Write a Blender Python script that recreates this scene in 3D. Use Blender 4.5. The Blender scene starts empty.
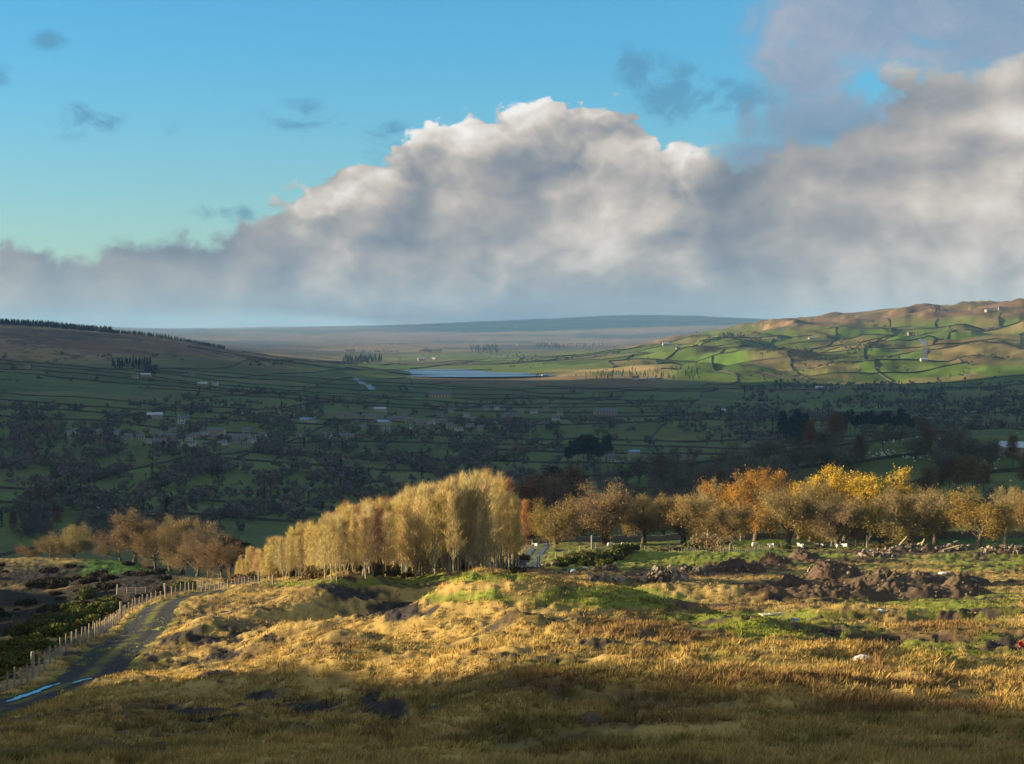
import bpy, bmesh, math, random
import numpy as np
from mathutils import Vector, Matrix, Euler
R = math.radians
sc = bpy.context.scene
COL = sc.collection
rng = np.random.default_rng(7)
random.seed(7)

# ------------------------------------------------------------------ camera geometry (metres, eye at the origin)
F = 1911.0                                   # focal length in pixels of a 1024 px wide frame
PITCH = math.atan(42.0 / F)                  # eye level lies 42 px above the middle of the frame
CP, SP = math.cos(PITCH), math.sin(PITCH)

def az_of(px): return np.arctan2((np.asarray(px, float) - 512) / F, 1.0)
def slope_of(px, py):
    """rise per metre of ground distance along a line of sight"""
    u = (np.asarray(px, float) - 512) / F; v = (382 - np.asarray(py, float)) / F
    return (-SP + v * CP) / np.hypot(u, CP + v * SP)
def project(x, y, z):
    x, y, z = (np.asarray(a, float) for a in (x, y, z))
    dep = y * CP - z * SP; up = y * SP + z * CP
    return 512 + F * x / dep, 382 - F * up / dep

# ------------------------------------------------------------------ noise
def _h(ix, iy, s):
    n = (ix * 374761393 + iy * 668265263 + s * 974634631) & 0xffffffff
    n = ((n ^ (n >> 13)) * 1274126177) & 0xffffffff
    n = ((n ^ (n >> 16)) * 2246822519) & 0xffffffff
    return ((n ^ (n >> 15)) & 0xffffff) / float(0xffffff)
def vnoise(x, y, s=0):
    x = np.asarray(x, float); y = np.asarray(y, float)
    fx = np.floor(x); fy = np.floor(y); ix = fx.astype(np.int64); iy = fy.astype(np.int64)
    tx = x - fx; ty = y - fy
    tx = tx * tx * tx * (tx * (tx * 6 - 15) + 10); ty = ty * ty * ty * (ty * (ty * 6 - 15) + 10)
    a = _h(ix, iy, s); b = _h(ix + 1, iy, s); c = _h(ix, iy + 1, s); d = _h(ix + 1, iy + 1, s)
    return (a + (b - a) * tx) * (1 - ty) + (c + (d - c) * tx) * ty
def fbm(x, y, s=0, o=4, g=0.5):
    t = 0; a = 1; w = 0; c, si = math.cos(0.6), math.sin(0.6)
    for k in range(o):
        t = t + a * vnoise(x, y, s + 17 * k); w += a; a *= g
        x, y = (x * c - y * si) * 2.03 + 13.1, (x * si + y * c) * 2.03 + 7.7
    return t / w                              # 0..1
def sst(a, b, x):
    t = np.clip((np.asarray(x, float) - a) / (b - a), 0, 1); return t * t * (3 - 2 * t)

# ------------------------------------------------------------------ the lie of the land: profiles along bearings
DMIN, DMAX = 1.5, 60000.0
LD = np.linspace(math.log(DMIN), math.log(DMAX), 900)
AZG = np.radians(np.arange(-180, 180.01, 0.2))
def col_px(px, near, far):
    k = [(1.5, -1.7), (6, -2.3), (18, -5.0)]
    k += [(d, slope_of(px, py) * d) for d, py in near]
    k += [(d, slope_of(px, v) * d) if v > 0 else (d, v) for d, v in far]   # far: a row of the view, or a height if negative
    return float(az_of(px)), k
MOOR = [(11000, 346), (14000, 341)]
cols = [
 col_px(-130, [(40,764),(60,741),(90,717),(119,696),(150,650)], [(200,-29.),(300,-34.),(380,-44.),(455,-50.),(600,-80.),(900,-118.),(1300,-128.),(1500,500),(2000,448),(2600,412),(3200,388),(3800,362),(4500,341),(5000,330),(6000,320),(8000,318),(60000,316)]),
 col_px(0,   [(40,770),(60,741),(75,728),(92,715),(105,704),(119,692),(140,648),(152,640)], [(200,-38.),(300,-47.),(350,602),(400,572),(440,556),(600,-82.),(900,-125.),(1300,-134.),(1500,503),(2000,455),(2600,420),(3200,393),(3800,369),(4500,347),(5000,336),(6000,325),(7000,323.5),(60000,323)]),
 col_px(128, [(40,766),(60,731),(80,708),(110,674),(147,642),(190,603),(208,596)], [(260,-37.),(330,579),(400,564),(455,553),(600,-82.),(900,-126.),(1300,-136.),(1500,506),(2000,458),(2600,424),(3200,399),(3800,376),(4500,354),(5000,342),(5600,333),(6500,331),(9000,-10.),(14000,339),(20000,331.),(26000,329),(60000,329)]),
 col_px(256, [(40,764),(60,728),(80,702),(110,668),(150,632),(190,606),(230,591),(260,583)], [(310,576),(360,-46.),(450,-62.),(600,-88.),(900,-128.),(1300,-140.),(1600,505),(2000,464),(2600,428),(3200,404),(4000,381),(4700,363),(5300,356),(6200,-60.),(9000,352)]+MOOR+[(18000,332),(24000,328),(60000,328)]),
 col_px(384, [(40,764),(60,725),(80,695),(110,660),(150,625),(190,604),(230,590),(270,580),(310,576)], [(360,-46.),(450,-60.),(600,-88.),(900,-130.),(1500,-145.),(2000,466),(2600,432),(3400,404),(4300,384),(4900,377),(5400,374),(6200,371),(7000,365),(9000,355)]+MOOR+[(18000,331),(24000,326),(60000,326)]),
 col_px(512, [(40,764),(62,692),(100,640),(150,609),(200,590),(260,575),(330,562),(420,546)], [(470,541),(600,-72.),(800,-88.),(1000,-108.),(1500,-142.),(2000,468),(2600,434),(3500,403),(4400,385),(4900,377.5),(5300,374),(6200,368),(7000,361),(9000,353)]+MOOR+[(18000,330),(24000,321),(60000,321)]),
 col_px(640, [(40,764),(62,692),(100,642),(150,611),(200,594),(260,577),(330,562),(420,546)], [(470,541),(600,-66.),(800,500),(950,469),(1010,462),(1300,-105.),(1700,-135.),(2200,454),(2800,420),(3600,399),(4300,388),(4900,378),(5500,362),(6200,353),(7000,350),(9000,352),(11000,346),(15000,337),(20000,319),(26000,314),(60000,314)]),
 col_px(768, [(40,764),(62,694),(100,645),(150,614),(200,600),(250,584),(330,563),(420,547)], [(470,541),(600,522),(800,488),(950,455),(1020,446),(1300,-92.),(1700,-128.),(2200,450),(2800,421),(3600,401),(4300,391),(5000,377),(5600,358),(6300,342),(7000,329),(7400,322),(8500,326),(14000,330),(20000,322),(26000,320),(60000,320)]),
 col_px(900, [(40,764),(62,696),(100,648),(150,615),(200,602),(250,584),(330,563),(420,547)], [(470,541),(600,514),(800,475),(940,440),(1000,432),(1200,-78.),(1600,-118.),(2200,434),(2900,418),(3700,402),(4500,389),(5100,375),(5700,355),(6300,337),(7000,320),(7600,312),(9000,318),(20000,322),(60000,320)]),
 col_px(1024,[(40,764),(62,697),(100,650),(140,613),(165,600),(200,595),(250,579),(330,562),(420,548)], [(470,541),(600,512),(800,474),(940,440),(1000,431),(1200,-74.),(1600,-112.),(2200,430),(2900,416),(3700,400),(4500,386),(5000,372),(5500,354),(6100,336),(6900,314),(7600,301),(9000,306),(20000,318),(60000,318)]),
 col_px(1250,[(40,764),(62,697),(100,650),(150,612),(200,596),(250,580),(330,562),(420,548)], [(470,541),(600,510),(800,470),(1000,428),(1200,-70.),(1600,-105.),(2200,428),(2900,412),(3700,395),(4500,378),(5500,345),(6900,305),(7600,292),(60000,310)]),
]
def col_z(azd, k): return R(azd), [(1.5, -1.7)] + k
cols += [  # unseen western ridge among these is shaped to throw the near grass into shade
 col_z(-26, [(40,-7.),(100,-15.),(200,-20.),(300,-27.),(370,-28.),(430,-44.),(600,-78.),(1000,-110.),(3000,-70.),(4500,10.),(6000,80.),(60000,250.)]),
 col_z(-40, [(20,-3.5),(60,-6.),(120,-7.),(200,-5.),(260,-7.),(380,-26.),(600,-60.),(1500,-100.),(4000,-20.),(6000,90.),(60000,260.)]),
 col_z(-48, [(20,-2.5),(60,-5.),(120,-7.),(200,-7.5),(217,-8.5),(260,-14.),(400,-22.),(800,-50.),(2000,-50.),(60000,230.)]),
 col_z(-57.4, [(20,-1.2),(60,0.),(120,4.),(191,6.5),(230,4.0),(400,-10.),(1000,-40.),(4000,0.),(60000,210.)]),
 col_z(-63, [(20,-.5),(60,3.),(120,12.),(178,15.0),(220,13.0),(400,0.),(1000,-35.),(4000,0.),(60000,200.)]),
 col_z(-69.2, [(20,-.2),(60,4.3),(120,12.),(161,17.0),(220,16.0),(400,4.),(1000,-25.),(60000,190.)]),
 col_z(-72.5, [(20,-.1),(60,4.5),(120,12.),(158,22.5),(200,22.5),(240,14.0),(400,6.),(1000,-20.),(60000,180.)]),
 col_z(-66.2, [(20,-.3),(60,4.),(120,13.),(166,13.0),(220,12.0),(400,2.),(1000,-35.),(4000,0.),(60000,200.)]),
 col_z(-79.5, [(20,.2),(60,6.),(120,19.),(158,27.),(200,28.),(400,14.),(1000,0.),(60000,150.)]),
 col_z(-100, [(20,1.),(60,10.),(120,24.),(160,33.),(250,34.),(600,35.),(60000,150.)]),
 col_z(-140,[(20,2.),(60,10.),(200,34.),(1000,90.),(60000,200.)]),
 col_z(180, [(20,2.),(60,9.),(200,32.),(1000,90.),(60000,200.)]),
 col_z(-180,[(20,2.),(60,9.),(200,32.),(1000,90.),(60000,200.)]),
 col_z(120, [(20,0.),(60,2.),(200,8.),(1000,10.),(60000,150.)]),
 col_z(60,  [(20,-3.),(60,-9.),(200,-24.),(1000,-50.),(2500,-60.),(6000,90.),(60000,250.)]),
 col_z(35,  [(20,-5.),(60,-12.),(200,-27.),(450,-48.),(1000,-46.),(1600,-100.),(3500,-60.),(6900,160.),(60000,300.)]),
]
cols.sort(key=lambda c: c[0])
_az = np.array([c[0] for c in cols])
_pr = np.array([np.interp(LD, [math.log(a) for a, _ in c[1]], [b / a for a, b in c[1]]) for c in cols])   # rise per metre
_pr *= np.exp(LD)[None, :]
def smooth(a, sig, axis):
    n = int(sig * 3) + 1; k = np.exp(-0.5 * (np.arange(-n, n + 1) / sig) ** 2); k /= k.sum()
    p = [(0, 0), (0, 0)]; p[axis] = (n, n)
    return np.apply_along_axis(lambda v: np.convolve(v, k, 'valid'), axis, np.pad(a, p, mode='edge'))
_slope = _pr / np.exp(LD)[None, :]
_slope = smooth(_slope, 3.2, 1)
GZ = np.empty((len(AZG), len(LD)))
for j in range(len(LD)): GZ[:, j] = np.interp(AZG, _az, _slope[:, j])
GZ = smooth(GZ, 6.0, 0)
DA = AZG[1] - AZG[0]; DL = LD[1] - LD[0]
def base_h(x, y):
    az = np.arctan2(x, y); d = np.maximum(np.hypot(x, y), DMIN)
    a = np.clip((az - AZG[0]) / DA, 0, len(AZG) - 1.001); l = np.clip((np.log(d) - LD[0]) / DL, 0, len(LD) - 1.001)
    i = a.astype(int); j = l.astype(int); fa = a - i; fl = l - j
    s = (GZ[i, j] * (1 - fl) + GZ[i, j + 1] * fl) * (1 - fa) + (GZ[i + 1, j] * (1 - fl) + GZ[i + 1, j + 1] * fl) * fa
    return s * d
HD = np.exp(np.linspace(math.log(30), math.log(45000), 1600))
def hit(px, py, dmin=30., hf=base_h):
    """the ground point a line of sight meets first beyond dmin"""
    az = float(az_of(px)); d = HD[HD >= dmin]; x = d * math.sin(az); y = d * math.cos(az)
    k = np.nonzero(hf(x, y) / d >= slope_of(px, py))[0]
    i = k[0] if len(k) else len(d) - 1
    return float(x[i]), float(y[i]), float(d[i])

# mounds and hollows of the old workings: view point, half sizes across/along, turn, height
BUMPS = []
def bump(px, py, a, b, turn, h, p=1.0):
    x, y, _ = hit(px, py); BUMPS.append((x, y, a, b, R(turn), h * (1.7 if py > 645 else (1.35 if h < 0 else .95)), p))
bump(385, 618, 6, 6.5, 25, -2.9, 2); bump(425, 611, 8, 5, 18, -2.6, 2); bump(470, 603, 10, 4.5, 12, -2.3, 2); bump(525, 596, 13, 4, 4, -1.8, 2)
bump(560, 652, 7, 2.5, 4, -.7, 2); bump(700, 655, 8, 2, -6, -.5, 2); bump(440, 662, 4, 2.2, 10, -.6, 2); bump(900, 625, 9, 2.5, 4, -.7, 2); bump(330, 640, 3.5, 2.5, 20, -.6, 2)
bump(333, 606, 3.0, 13, -4, 1.9); bump(352, 598, 2.5, 8, 10, 1.0); bump(566, 607, 2.6, 8, 0, 1.5); bump(472, 634, 1.8, 4, 0, .9); bump(455, 592, 3, 5, 0, 1.2); bump(520, 648, 1.6, 3.5, 0, .6); bump(660, 600, 3, 5, 0, .9); bump(820, 628, 1.6, 4, 0, .5); bump(245, 622, 1.5, 6, 0, .7); bump(205, 640, 1.2, 5, 0, .6); bump(285, 648, 1.4, 4, 0, .6); bump(745, 640, 1.3, 3, 0, .45); bump(300, 606, 11, 8, 20, 1.1); bump(345, 596, 12, 6, 10, 1.0); bump(470, 590, 30, 4, 0, .5)  # narrow ridges added here for the shadows they throw across the hollows
bump(510, 632, 9, 5, 10, 1.9); bump(450, 640, 6, 4, 0, .8)
bump(635, 617, 7.5, 5, 5, -2.2, 2); bump(700, 621, 6.5, 4.5, -8, -1.6, 2); bump(655, 596, 14, 4.5, 0, 1.5); bump(740, 604, 9, 4, 0, 1.4)
bump(560, 625, 6, 4, 0, 1.0); bump(600, 645, 9, 3, 5, .7); bump(800, 622, 8, 3, 0, .9); bump(540, 660, 9, 4, 3, .6)
bump(300, 690, 3.0, 4.5, 0, .9); bump(250, 690, 2.2, 7, 10, -.8); bump(345, 680, 2.0, 5, 8, .7); bump(375, 705, 1.8, 5, 12, -1.0)
bump(330, 650, 5, 3, 0, .8); bump(200, 660, 5, 6, 20, -.7); bump(230, 640, 4, 7, 20, .8)
bump(850, 690, 12, 3, 0, .5); bump(870, 655, 1.5, 9, -14, -.6); bump(640, 715, 10, 4, 0, .5); bump(960, 640, 12, 5, 0, .8)
bump(660, 562, 16, 7, 0, 1.2); bump(590, 562, 7, 5, 0, 1.0); bump(720, 553, 14, 5, 0, .8); bump(950, 560, 25, 6, 0, 1.2); bump(965, 575, 10, 6, 0, 1.0)
bump(40, 636, 9, 6, -25, 2.6); bump(85, 612, 9, 6, -25, 1.8); bump(115, 600, 6, 5, 0, .6)

TRACK = [(-75, 738), (-30, 718), (20, 703), (60, 687), (102, 660), (134, 640), (149, 622), (160, 611), (180, 603), (204, 599), (240, 594.5), (280, 590), (330, 585)]
LANE = [(529, 570), (530, 563), (534, 556), (540, 551), (541, 547.5), (536, 545)]
def poly_world(pts, step=1.0, dmin=70.):
    w = np.array([hit(px, py, dmin)[:2] for px, py in pts])
    out = []
    for i in range(len(w) - 1):                     # Catmull-Rom
        p0 = w[max(i - 1, 0)]; p1 = w[i]; p2 = w[i + 1]; p3 = w[min(i + 2, len(w) - 1)]
        n = max(2, int(np.hypot(*(p2 - p1)) / step))
        for t in np.linspace(0, 1, n, endpoint=False):
            out.append(0.5 * ((2 * p1) + (p2 - p0) * t + (2 * p0 - 5 * p1 + 4 * p2 - p3) * t * t + (3 * p1 - p0 - 3 * p2 + p3) * t ** 3))
    out.append(w[-1]); return np.array(out)
TRK = poly_world(TRACK, .6); LNE = poly_world(LANE, 1.0, 200.)
def near_line(x, y, line, box=8.0):
    x = np.asarray(x, float); y = np.asarray(y, float); dist = np.full(x.shape, 99.0)
    m = (x > line[:, 0].min() - box) & (x < line[:, 0].max() + box) & (y > line[:, 1].min() - box) & (y < line[:, 1].max() + box)
    if m.any():
        q = np.stack([x[m], y[m]], -1); best = np.full(len(q), 99.0)
        for k in range(0, len(line), 1):
            best = np.minimum(best, (q[:, 0] - line[k, 0]) ** 2 + (q[:, 1] - line[k, 1]) ** 2)
        dist[m] = np.sqrt(best)
    return dist
WATER_D = (4940., 6150.); WATER_Z = float(slope_of(470, 373.5) * 5300)

def land(x, y):
    """smooth land: profiles, mounds, hummocks, without the tussocks"""
    x = np.asarray(x, float); y = np.asarray(y, float); sh = x.shape
    x = x.ravel(); y = y.ravel(); d = np.hypot(x, y)
    z = base_h(x, y)
    for bx, by, a, b, t, h, p in BUMPS:
        m = (np.abs(x - bx) < 4 * max(a, b)) & (np.abs(y - by) < 4 * max(a, b))
        if m.any():
            dx = x[m] - bx; dy = y[m] - by; u = dx * math.cos(t) + dy * math.sin(t); v = -dx * math.sin(t) + dy * math.cos(t)
            z[m] += h * np.exp(-0.5 * ((u / a) ** 2 + (v / b) ** 2) ** p)
    rough = np.clip(near_line(x, y, TRK, 9) - 2.2, 0, 5) / 5
    near = sst(25, 60, d) * (1 - sst(520, 700, d))
    z += near * rough * ((fbm(x / 26, y / 26, 3, 3) - .5) * 1.2 + (fbm(x / 7, y / 7, 5, 3) - .5) * 0.85)
    far = sst(700, 2200, d)
    px = 512 + F * np.tan(np.clip(np.arctan2(x, y), -1.4, 1.4))
    rh = sst(560, 720, px) * sst(4600, 5400, d) * (1 - sst(9000, 12000, d))
    lake = sst(380, 420, px) * (1 - sst(530, 570, px)) * sst(4500, 4800, d) * (1 - sst(6200, 6900, d))
    ridge = np.abs(fbm(x / 420, y / 420, 31, 3) - .5) * 2
    z += (1 - lake) * (far * ((fbm(x / 330, y / 330, 11, 4) - .5) * 20 + (fbm(x / 90, y / 90, 13, 3) - .5) * 5) + rh * ((.32 - ridge) * 62 + (fbm(x / 170, y / 170, 17, 3) - .5) * 40 + (fbm(x / 55, y / 55, 19, 3) - .5) * 9))
    z += sst(9000, 15000, d) * (fbm(x / 1800, y / 2600, 23, 4) - .5) * 45
    # the reservoir's basin
    bx, by = (x + 110) / 150, (y - 5360) / 135
    w = 1 - sst(.75, 1.35, np.hypot(bx, by) + (fbm(x / 120, y / 260, 41, 3) - .5) * .5)
    z = z * (1 - w) + np.minimum(z, WATER_Z - 5) * w
    return z.reshape(sh)
def tussock(x, y, d):
    amp = sst(20, 45, d) * (1 - sst(380, 520, d))
    t = vnoise(x / .62, y / .62, 51); t2 = vnoise(x / .27, y / .27, 53); t3 = vnoise(x / 1.7, y / 1.7, 57)
    return amp * (sst(.3, .9, t) * .15 + t2 * .07 + sst(.3, .8, t3) * .15)
def place(px, py, dmin=30.):
    x, y, d = hit(px, py, dmin, land); return x, y, float(land(np.array([x]), np.array([y]))[0]), d

# ------------------------------------------------------------------ object helpers
def tag(o, label=None, cat=None, group=None, kind=None):
    if label: o['label'] = label
    if cat: o['category'] = cat
    if group: o['group'] = group
    if kind: o['kind'] = kind
    return o
def link(name, me, parent=None):
    o = bpy.data.objects.new(name, me); COL.objects.link(o)
    if parent: o.parent = parent
    return o
def empty(name, loc=(0, 0, 0), rz=0.0, sc_=1.0):
    o = bpy.data.objects.new(name, None); COL.objects.link(o); o.location = loc; o.rotation_euler = (0, 0, rz); o.scale = (sc_,) * 3
    o.empty_display_size = .5; return o
def mesh_np(name, v, f, m, smooth_=True, attr=None):
    """v (n,3); f (k,3) or (k,4) index array, or a list of such arrays"""
    me = bpy.data.meshes.new(name)
    fs = f if isinstance(f, list) else [f]
    fs = [np.asarray(a, np.int32) for a in fs if len(a)]
    v = np.asarray(v, np.float32)
    me.vertices.add(len(v)); me.vertices.foreach_set('co', v.ravel())
    loops = np.concatenate([a.ravel() for a in fs]); tot = np.concatenate([np.full(len(a), a.shape[1], np.int32) for a in fs])
    me.loops.add(len(loops)); me.loops.foreach_set('vertex_index', loops)
    me.polygons.add(len(tot)); st = np.zeros(len(tot), np.int32); st[1:] = np.cumsum(tot)[:-1]
    me.polygons.foreach_set('loop_start', st)
    try: me.polygons.foreach_set('loop_total', tot)
    except Exception: pass
    me.polygons.foreach_set('use_smooth', np.full(len(tot), bool(smooth_)))
    for nm, c in (attr or {}).items():
        c = np.asarray(c, np.float32)
        if c.ndim == 1:
            at = me.attributes.new(nm, 'FLOAT', 'POINT'); at.data.foreach_set('value', c)
        else:
            at = me.attributes.new(nm, 'FLOAT_COLOR', 'POINT')
            at.data.foreach_set('color', np.concatenate([c, np.ones((len(c), 1), np.float32)], 1).ravel())
    me.update(calc_edges=True); me.validate()
    for mm in (m if isinstance(m, (list, tuple)) else [m]): me.materials.append(mm)
    return me

class MB:
    """collects boxes, tubes, prisms as one mesh"""
    def __init__(s): s.v = []; s.q = []; s.t = []; s.n = 0
    def add(s, v, q=(), t=()):
        v = np.asarray(v, float); s.v.append(v)
        if len(q): s.q.append(np.asarray(q) + s.n)
        if len(t): s.t.append(np.asarray(t) + s.n)
        s.n += len(v); return s
    def box(s, c, d, rz=0.0, taper=1.0):
        x, y, z = d[0] / 2, d[1] / 2, d[2] / 2
        p = np.array([[-x, -y, -z], [x, -y, -z], [x, y, -z], [-x, y, -z], [-x * taper, -y * taper, z], [x * taper, -y * taper, z], [x * taper, y * taper, z], [-x * taper, y * taper, z]])
        ca, sa = math.cos(rz), math.sin(rz); p = np.stack([p[:, 0] * ca - p[:, 1] * sa, p[:, 0] * sa + p[:, 1] * ca, p[:, 2]], 1)
        return s.add(p + np.array(c), [[0, 3, 2, 1], [4, 5, 6, 7], [0, 1, 5, 4], [1, 2, 6, 5], [2, 3, 7, 6], [3, 0, 4, 7]])
    def tube(s, pts, rad, k=6, cap=True):
        pts = np.asarray(pts, float); n = len(pts); rad = np.broadcast_to(np.asarray(rad, float), (n,))
        t = np.gradient(pts, axis=0); t /= np.linalg.norm(t, axis=1)[:, None] + 1e-9
        ref = np.where(np.abs(t[:, 2:3]) > .9, np.array([[1., 0, 0]]), np.array([[0, 0, 1.]]))
        a = np.cross(t, ref); a /= np.linalg.norm(a, axis=1)[:, None] + 1e-9; b = np.cross(t, a)
        th = np.linspace(0, 2 * math.pi, k, endpoint=False)
        v = pts[:, None] + rad[:, None, None] * (a[:, None] * np.cos(th)[None, :, None] + b[:, None] * np.sin(th)[None, :, None])
        i = np.arange(n - 1)[:, None] * k; j = np.arange(k)[None]; jn = (j + 1) % k
        q = np.stack([i + j, i + jn, i + k + jn, i + k + j], -1).reshape(-1, 4)
        v = v.reshape(-1, 3); tt = []
        if cap:
            v = np.vstack([v, pts[:1], pts[-1:]]); c0 = n * k
            for jj in range(k): tt.append([c0, (jj + 1) % k, jj]); tt.append([c0 + 1, (n - 1) * k + jj, (n - 1) * k + (jj + 1) % k])
        return s.add(v, q, tt)
    def mesh(s, name, m, smooth_=False):
        f = []
        if s.q: f.append(np.concatenate(s.q))
        if s.t: f.append(np.concatenate(s.t))
        return mesh_np(name, np.concatenate(s.v), f, m, smooth_)
    def build(s, name, m, parent=None, smooth_=False): return link(name, s.mesh(name, m, smooth_), parent)

# ------------------------------------------------------------------ materials
class NT:
    def __init__(s, tree): s.t = tree; s.n = tree.nodes; s.l = tree.links
    def node(s, kind, **kw):
        n = s.n.new(kind)
        for k, v in kw.items(): setattr(n, k, v)
        return n
    def put(s, sock, val):
        if isinstance(val, bpy.types.NodeSocket): s.l.new(val, sock)
        elif val is not None: sock.default_value = val
    def m(s, op, a, b=None, c=None, clamp=False):
        n = s.node('ShaderNodeMath', operation=op, use_clamp=clamp)
        for i, v in enumerate((a, b, c)):
            if v is not None: s.put(n.inputs[i], v)
        return n.outputs[0]
    def sst(s, a, b, x):
        n = s.node('ShaderNodeMapRange', interpolation_type='SMOOTHSTEP'); n.clamp = True
        for k, v in ((0, x), (1, a), (2, b), (3, 0.), (4, 1.)): s.put(n.inputs[k], v)
        return n.outputs[0]
    def mix(s, f, a, b, blend='MIX'):
        n = s.node('ShaderNodeMix', data_type='RGBA', blend_type=blend); s.put(n.inputs[0], f)
        for k, v in ((6, a), (7, b)):
            s.put(n.inputs[k], v if isinstance(v, bpy.types.NodeSocket) else (*v[:3], 1.0))
        return n.outputs[2]
    def noise(s, vec, scale, detail=4., rough=.55, dist=0., col=False):
        n = s.node('ShaderNodeTexNoise'); s.put(n.inputs['Vector'], vec); n.inputs['Scale'].default_value = scale
        n.inputs['Detail'].default_value = detail; n.inputs['Roughness'].default_value = rough; n.inputs['Distortion'].default_value = dist
        return n.outputs['Color' if col else 'Fac']
    def ramp(s, f, stops):
        n = s.node('ShaderNodeValToRGB'); s.put(n.inputs[0], f); e = n.color_ramp.elements
        while len(e) < len(stops): e.new(.5)
        for el, (p, c) in zip(e, stops): el.position = p; el.color = (*c, 1)
        return n.outputs[0]
def new_mat(name):
    m = bpy.data.materials.new(name); m.use_nodes = True; t = NT(m.node_tree)
    return m, t, m.node_tree.nodes['Principled BSDF']
def mat(name, c1, c2=None, scale=1.0, rough=.9, obj_var=0.0, bump_=0.0, spec=.2, detail=5., trans=0.0, coord='Object', c3=None):
    """two or three colours broken up by noise; obj_var varies it from object to object"""
    m, t, b = new_mat(name); tc = t.node('ShaderNodeTexCoord').outputs[coord]
    if coord == 'Object' and obj_var:
        pass
    f = t.noise(tc, scale, detail, .6)
    st = [(.32, c1), (.68, c2 or c1)]
    if c3: st = [(.3, c1), (.5, c2), (.7, c3)]
    c = t.ramp(f, st)
    if obj_var:
        r = t.node('ShaderNodeObjectInfo').outputs['Random']
        hs = t.node('ShaderNodeHueSaturation'); t.put(hs.inputs['Color'], c)
        t.put(hs.inputs['Hue'], t.m('ADD', t.m('MULTIPLY', r, .05 * obj_var), .5 - .025 * obj_var))
        t.put(hs.inputs['Value'], t.m('ADD', t.m('MULTIPLY', t.m('FRACT', t.m('MULTIPLY', r, 7.31)), .7 * obj_var), 1 - .35 * obj_var))
        t.put(hs.inputs['Saturation'], t.m('ADD', t.m('MULTIPLY', t.m('FRACT', t.m('MULTIPLY', r, 3.77)), .4 * obj_var), 1 - .2 * obj_var))
        c = hs.outputs[0]
    t.put(b.inputs['Base Color'], c); b.inputs['Roughness'].default_value = rough; b.inputs['Specular IOR Level'].default_value = spec
    if bump_:
        bn = t.node('ShaderNodeBump'); bn.inputs['Strength'].default_value = bump_; t.put(bn.inputs['Height'], t.noise(tc, scale * 4, 5.)); t.put(b.inputs['Normal'], bn.outputs[0])
    if trans:
        tr = t.node('ShaderNodeBsdfTranslucent'); t.put(tr.inputs[0], c); mx = t.node('ShaderNodeMixShader'); mx.inputs[0].default_value = trans
        t.l.new(b.outputs[0], mx.inputs[1]); t.l.new(tr.outputs[0], mx.inputs[2]); t.l.new(mx.outputs[0], m.node_tree.nodes['Material Output'].inputs[0])
    return m
def attr_mat(name, scale, amp=.5, rough=.95, bump_=0.0, bscale=3.0, trans=0.0, scale2=None):
    """ground cover: the cover's own colour from a mesh attribute, broken up by noise"""
    m, t, b = new_mat(name); tc = t.node('ShaderNodeTexCoord').outputs['Object']
    at = t.node('ShaderNodeAttribute', attribute_name='cover')
    f = t.noise(tc, scale, 6., .65)
    if scale2: f = t.m('ADD', t.m('MULTIPLY', f, .6), t.m('MULTIPLY', t.noise(tc, scale2, 4., .6), .4))
    g = t.m('ADD', t.m('MULTIPLY', t.m('SUBTRACT', f, .5), 2.6 * amp), 1.0)
    c = t.node('ShaderNodeVectorMath', operation='SCALE'); t.put(c.inputs[0], at.outputs['Color']); t.put(c.inputs['Scale'], g)
    t.put(b.inputs['Base Color'], c.outputs[0]); b.inputs['Roughness'].default_value = rough; b.inputs['Specular IOR Level'].default_value = .1
    if bump_:
        bn = t.node('ShaderNodeBump'); bn.inputs['Strength'].default_value = bump_; bn.inputs['Distance'].default_value = .3
        t.put(bn.inputs['Height'], t.noise(tc, bscale, 6., .7)); t.put(b.inputs['Normal'], bn.outputs[0])
    if trans:
        tr = t.node('ShaderNodeBsdfTranslucent'); t.put(tr.inputs[0], c.outputs[0]); mx = t.node('ShaderNodeMixShader'); mx.inputs[0].default_value = trans
        t.l.new(b.outputs[0], mx.inputs[1]); t.l.new(tr.outputs[0], mx.inputs[2]); t.l.new(mx.outputs[0], m.node_tree.nodes['Material Output'].inputs[0])
    return m
# ------------------------------------------------------------------ what covers the ground
SUN_EL, SUN_AZ = 10.5, -90.0                 # sun: low, to the west of the view (bearing from +Y, clockwise)
SU = np.array([-math.sin(R(SUN_AZ)), -math.cos(R(SUN_AZ))])    # the way its light travels over the ground
SN = np.array([-SU[1], SU[0]])
FU, FV, FA = 210., 150., R(-9)
def field_uv(x, y):
    wx = (fbm(x / 700, y / 700, 61, 2) - .5) * 320; wy = (fbm(x / 700, y / 700, 67, 2) - .5) * 320
    a, b = x + wx, y + wy
    return (a * math.cos(FA) + b * math.sin(FA)) / FU, (-a * math.sin(FA) + b * math.cos(FA)) / FV
def field_xy(u, v):
    u = np.asarray(u, float) * FU; v = np.asarray(v, float) * FV
    a = u * math.cos(FA) - v * math.sin(FA); b = u * math.sin(FA) + v * math.cos(FA); x, y = a.copy(), b.copy()
    for _ in range(12):
        x, y = a - (fbm(x / 700, y / 700, 61, 2) - .5) * 320, b - (fbm(x / 700, y / 700, 67, 2) - .5) * 320
    return x, y
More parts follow.
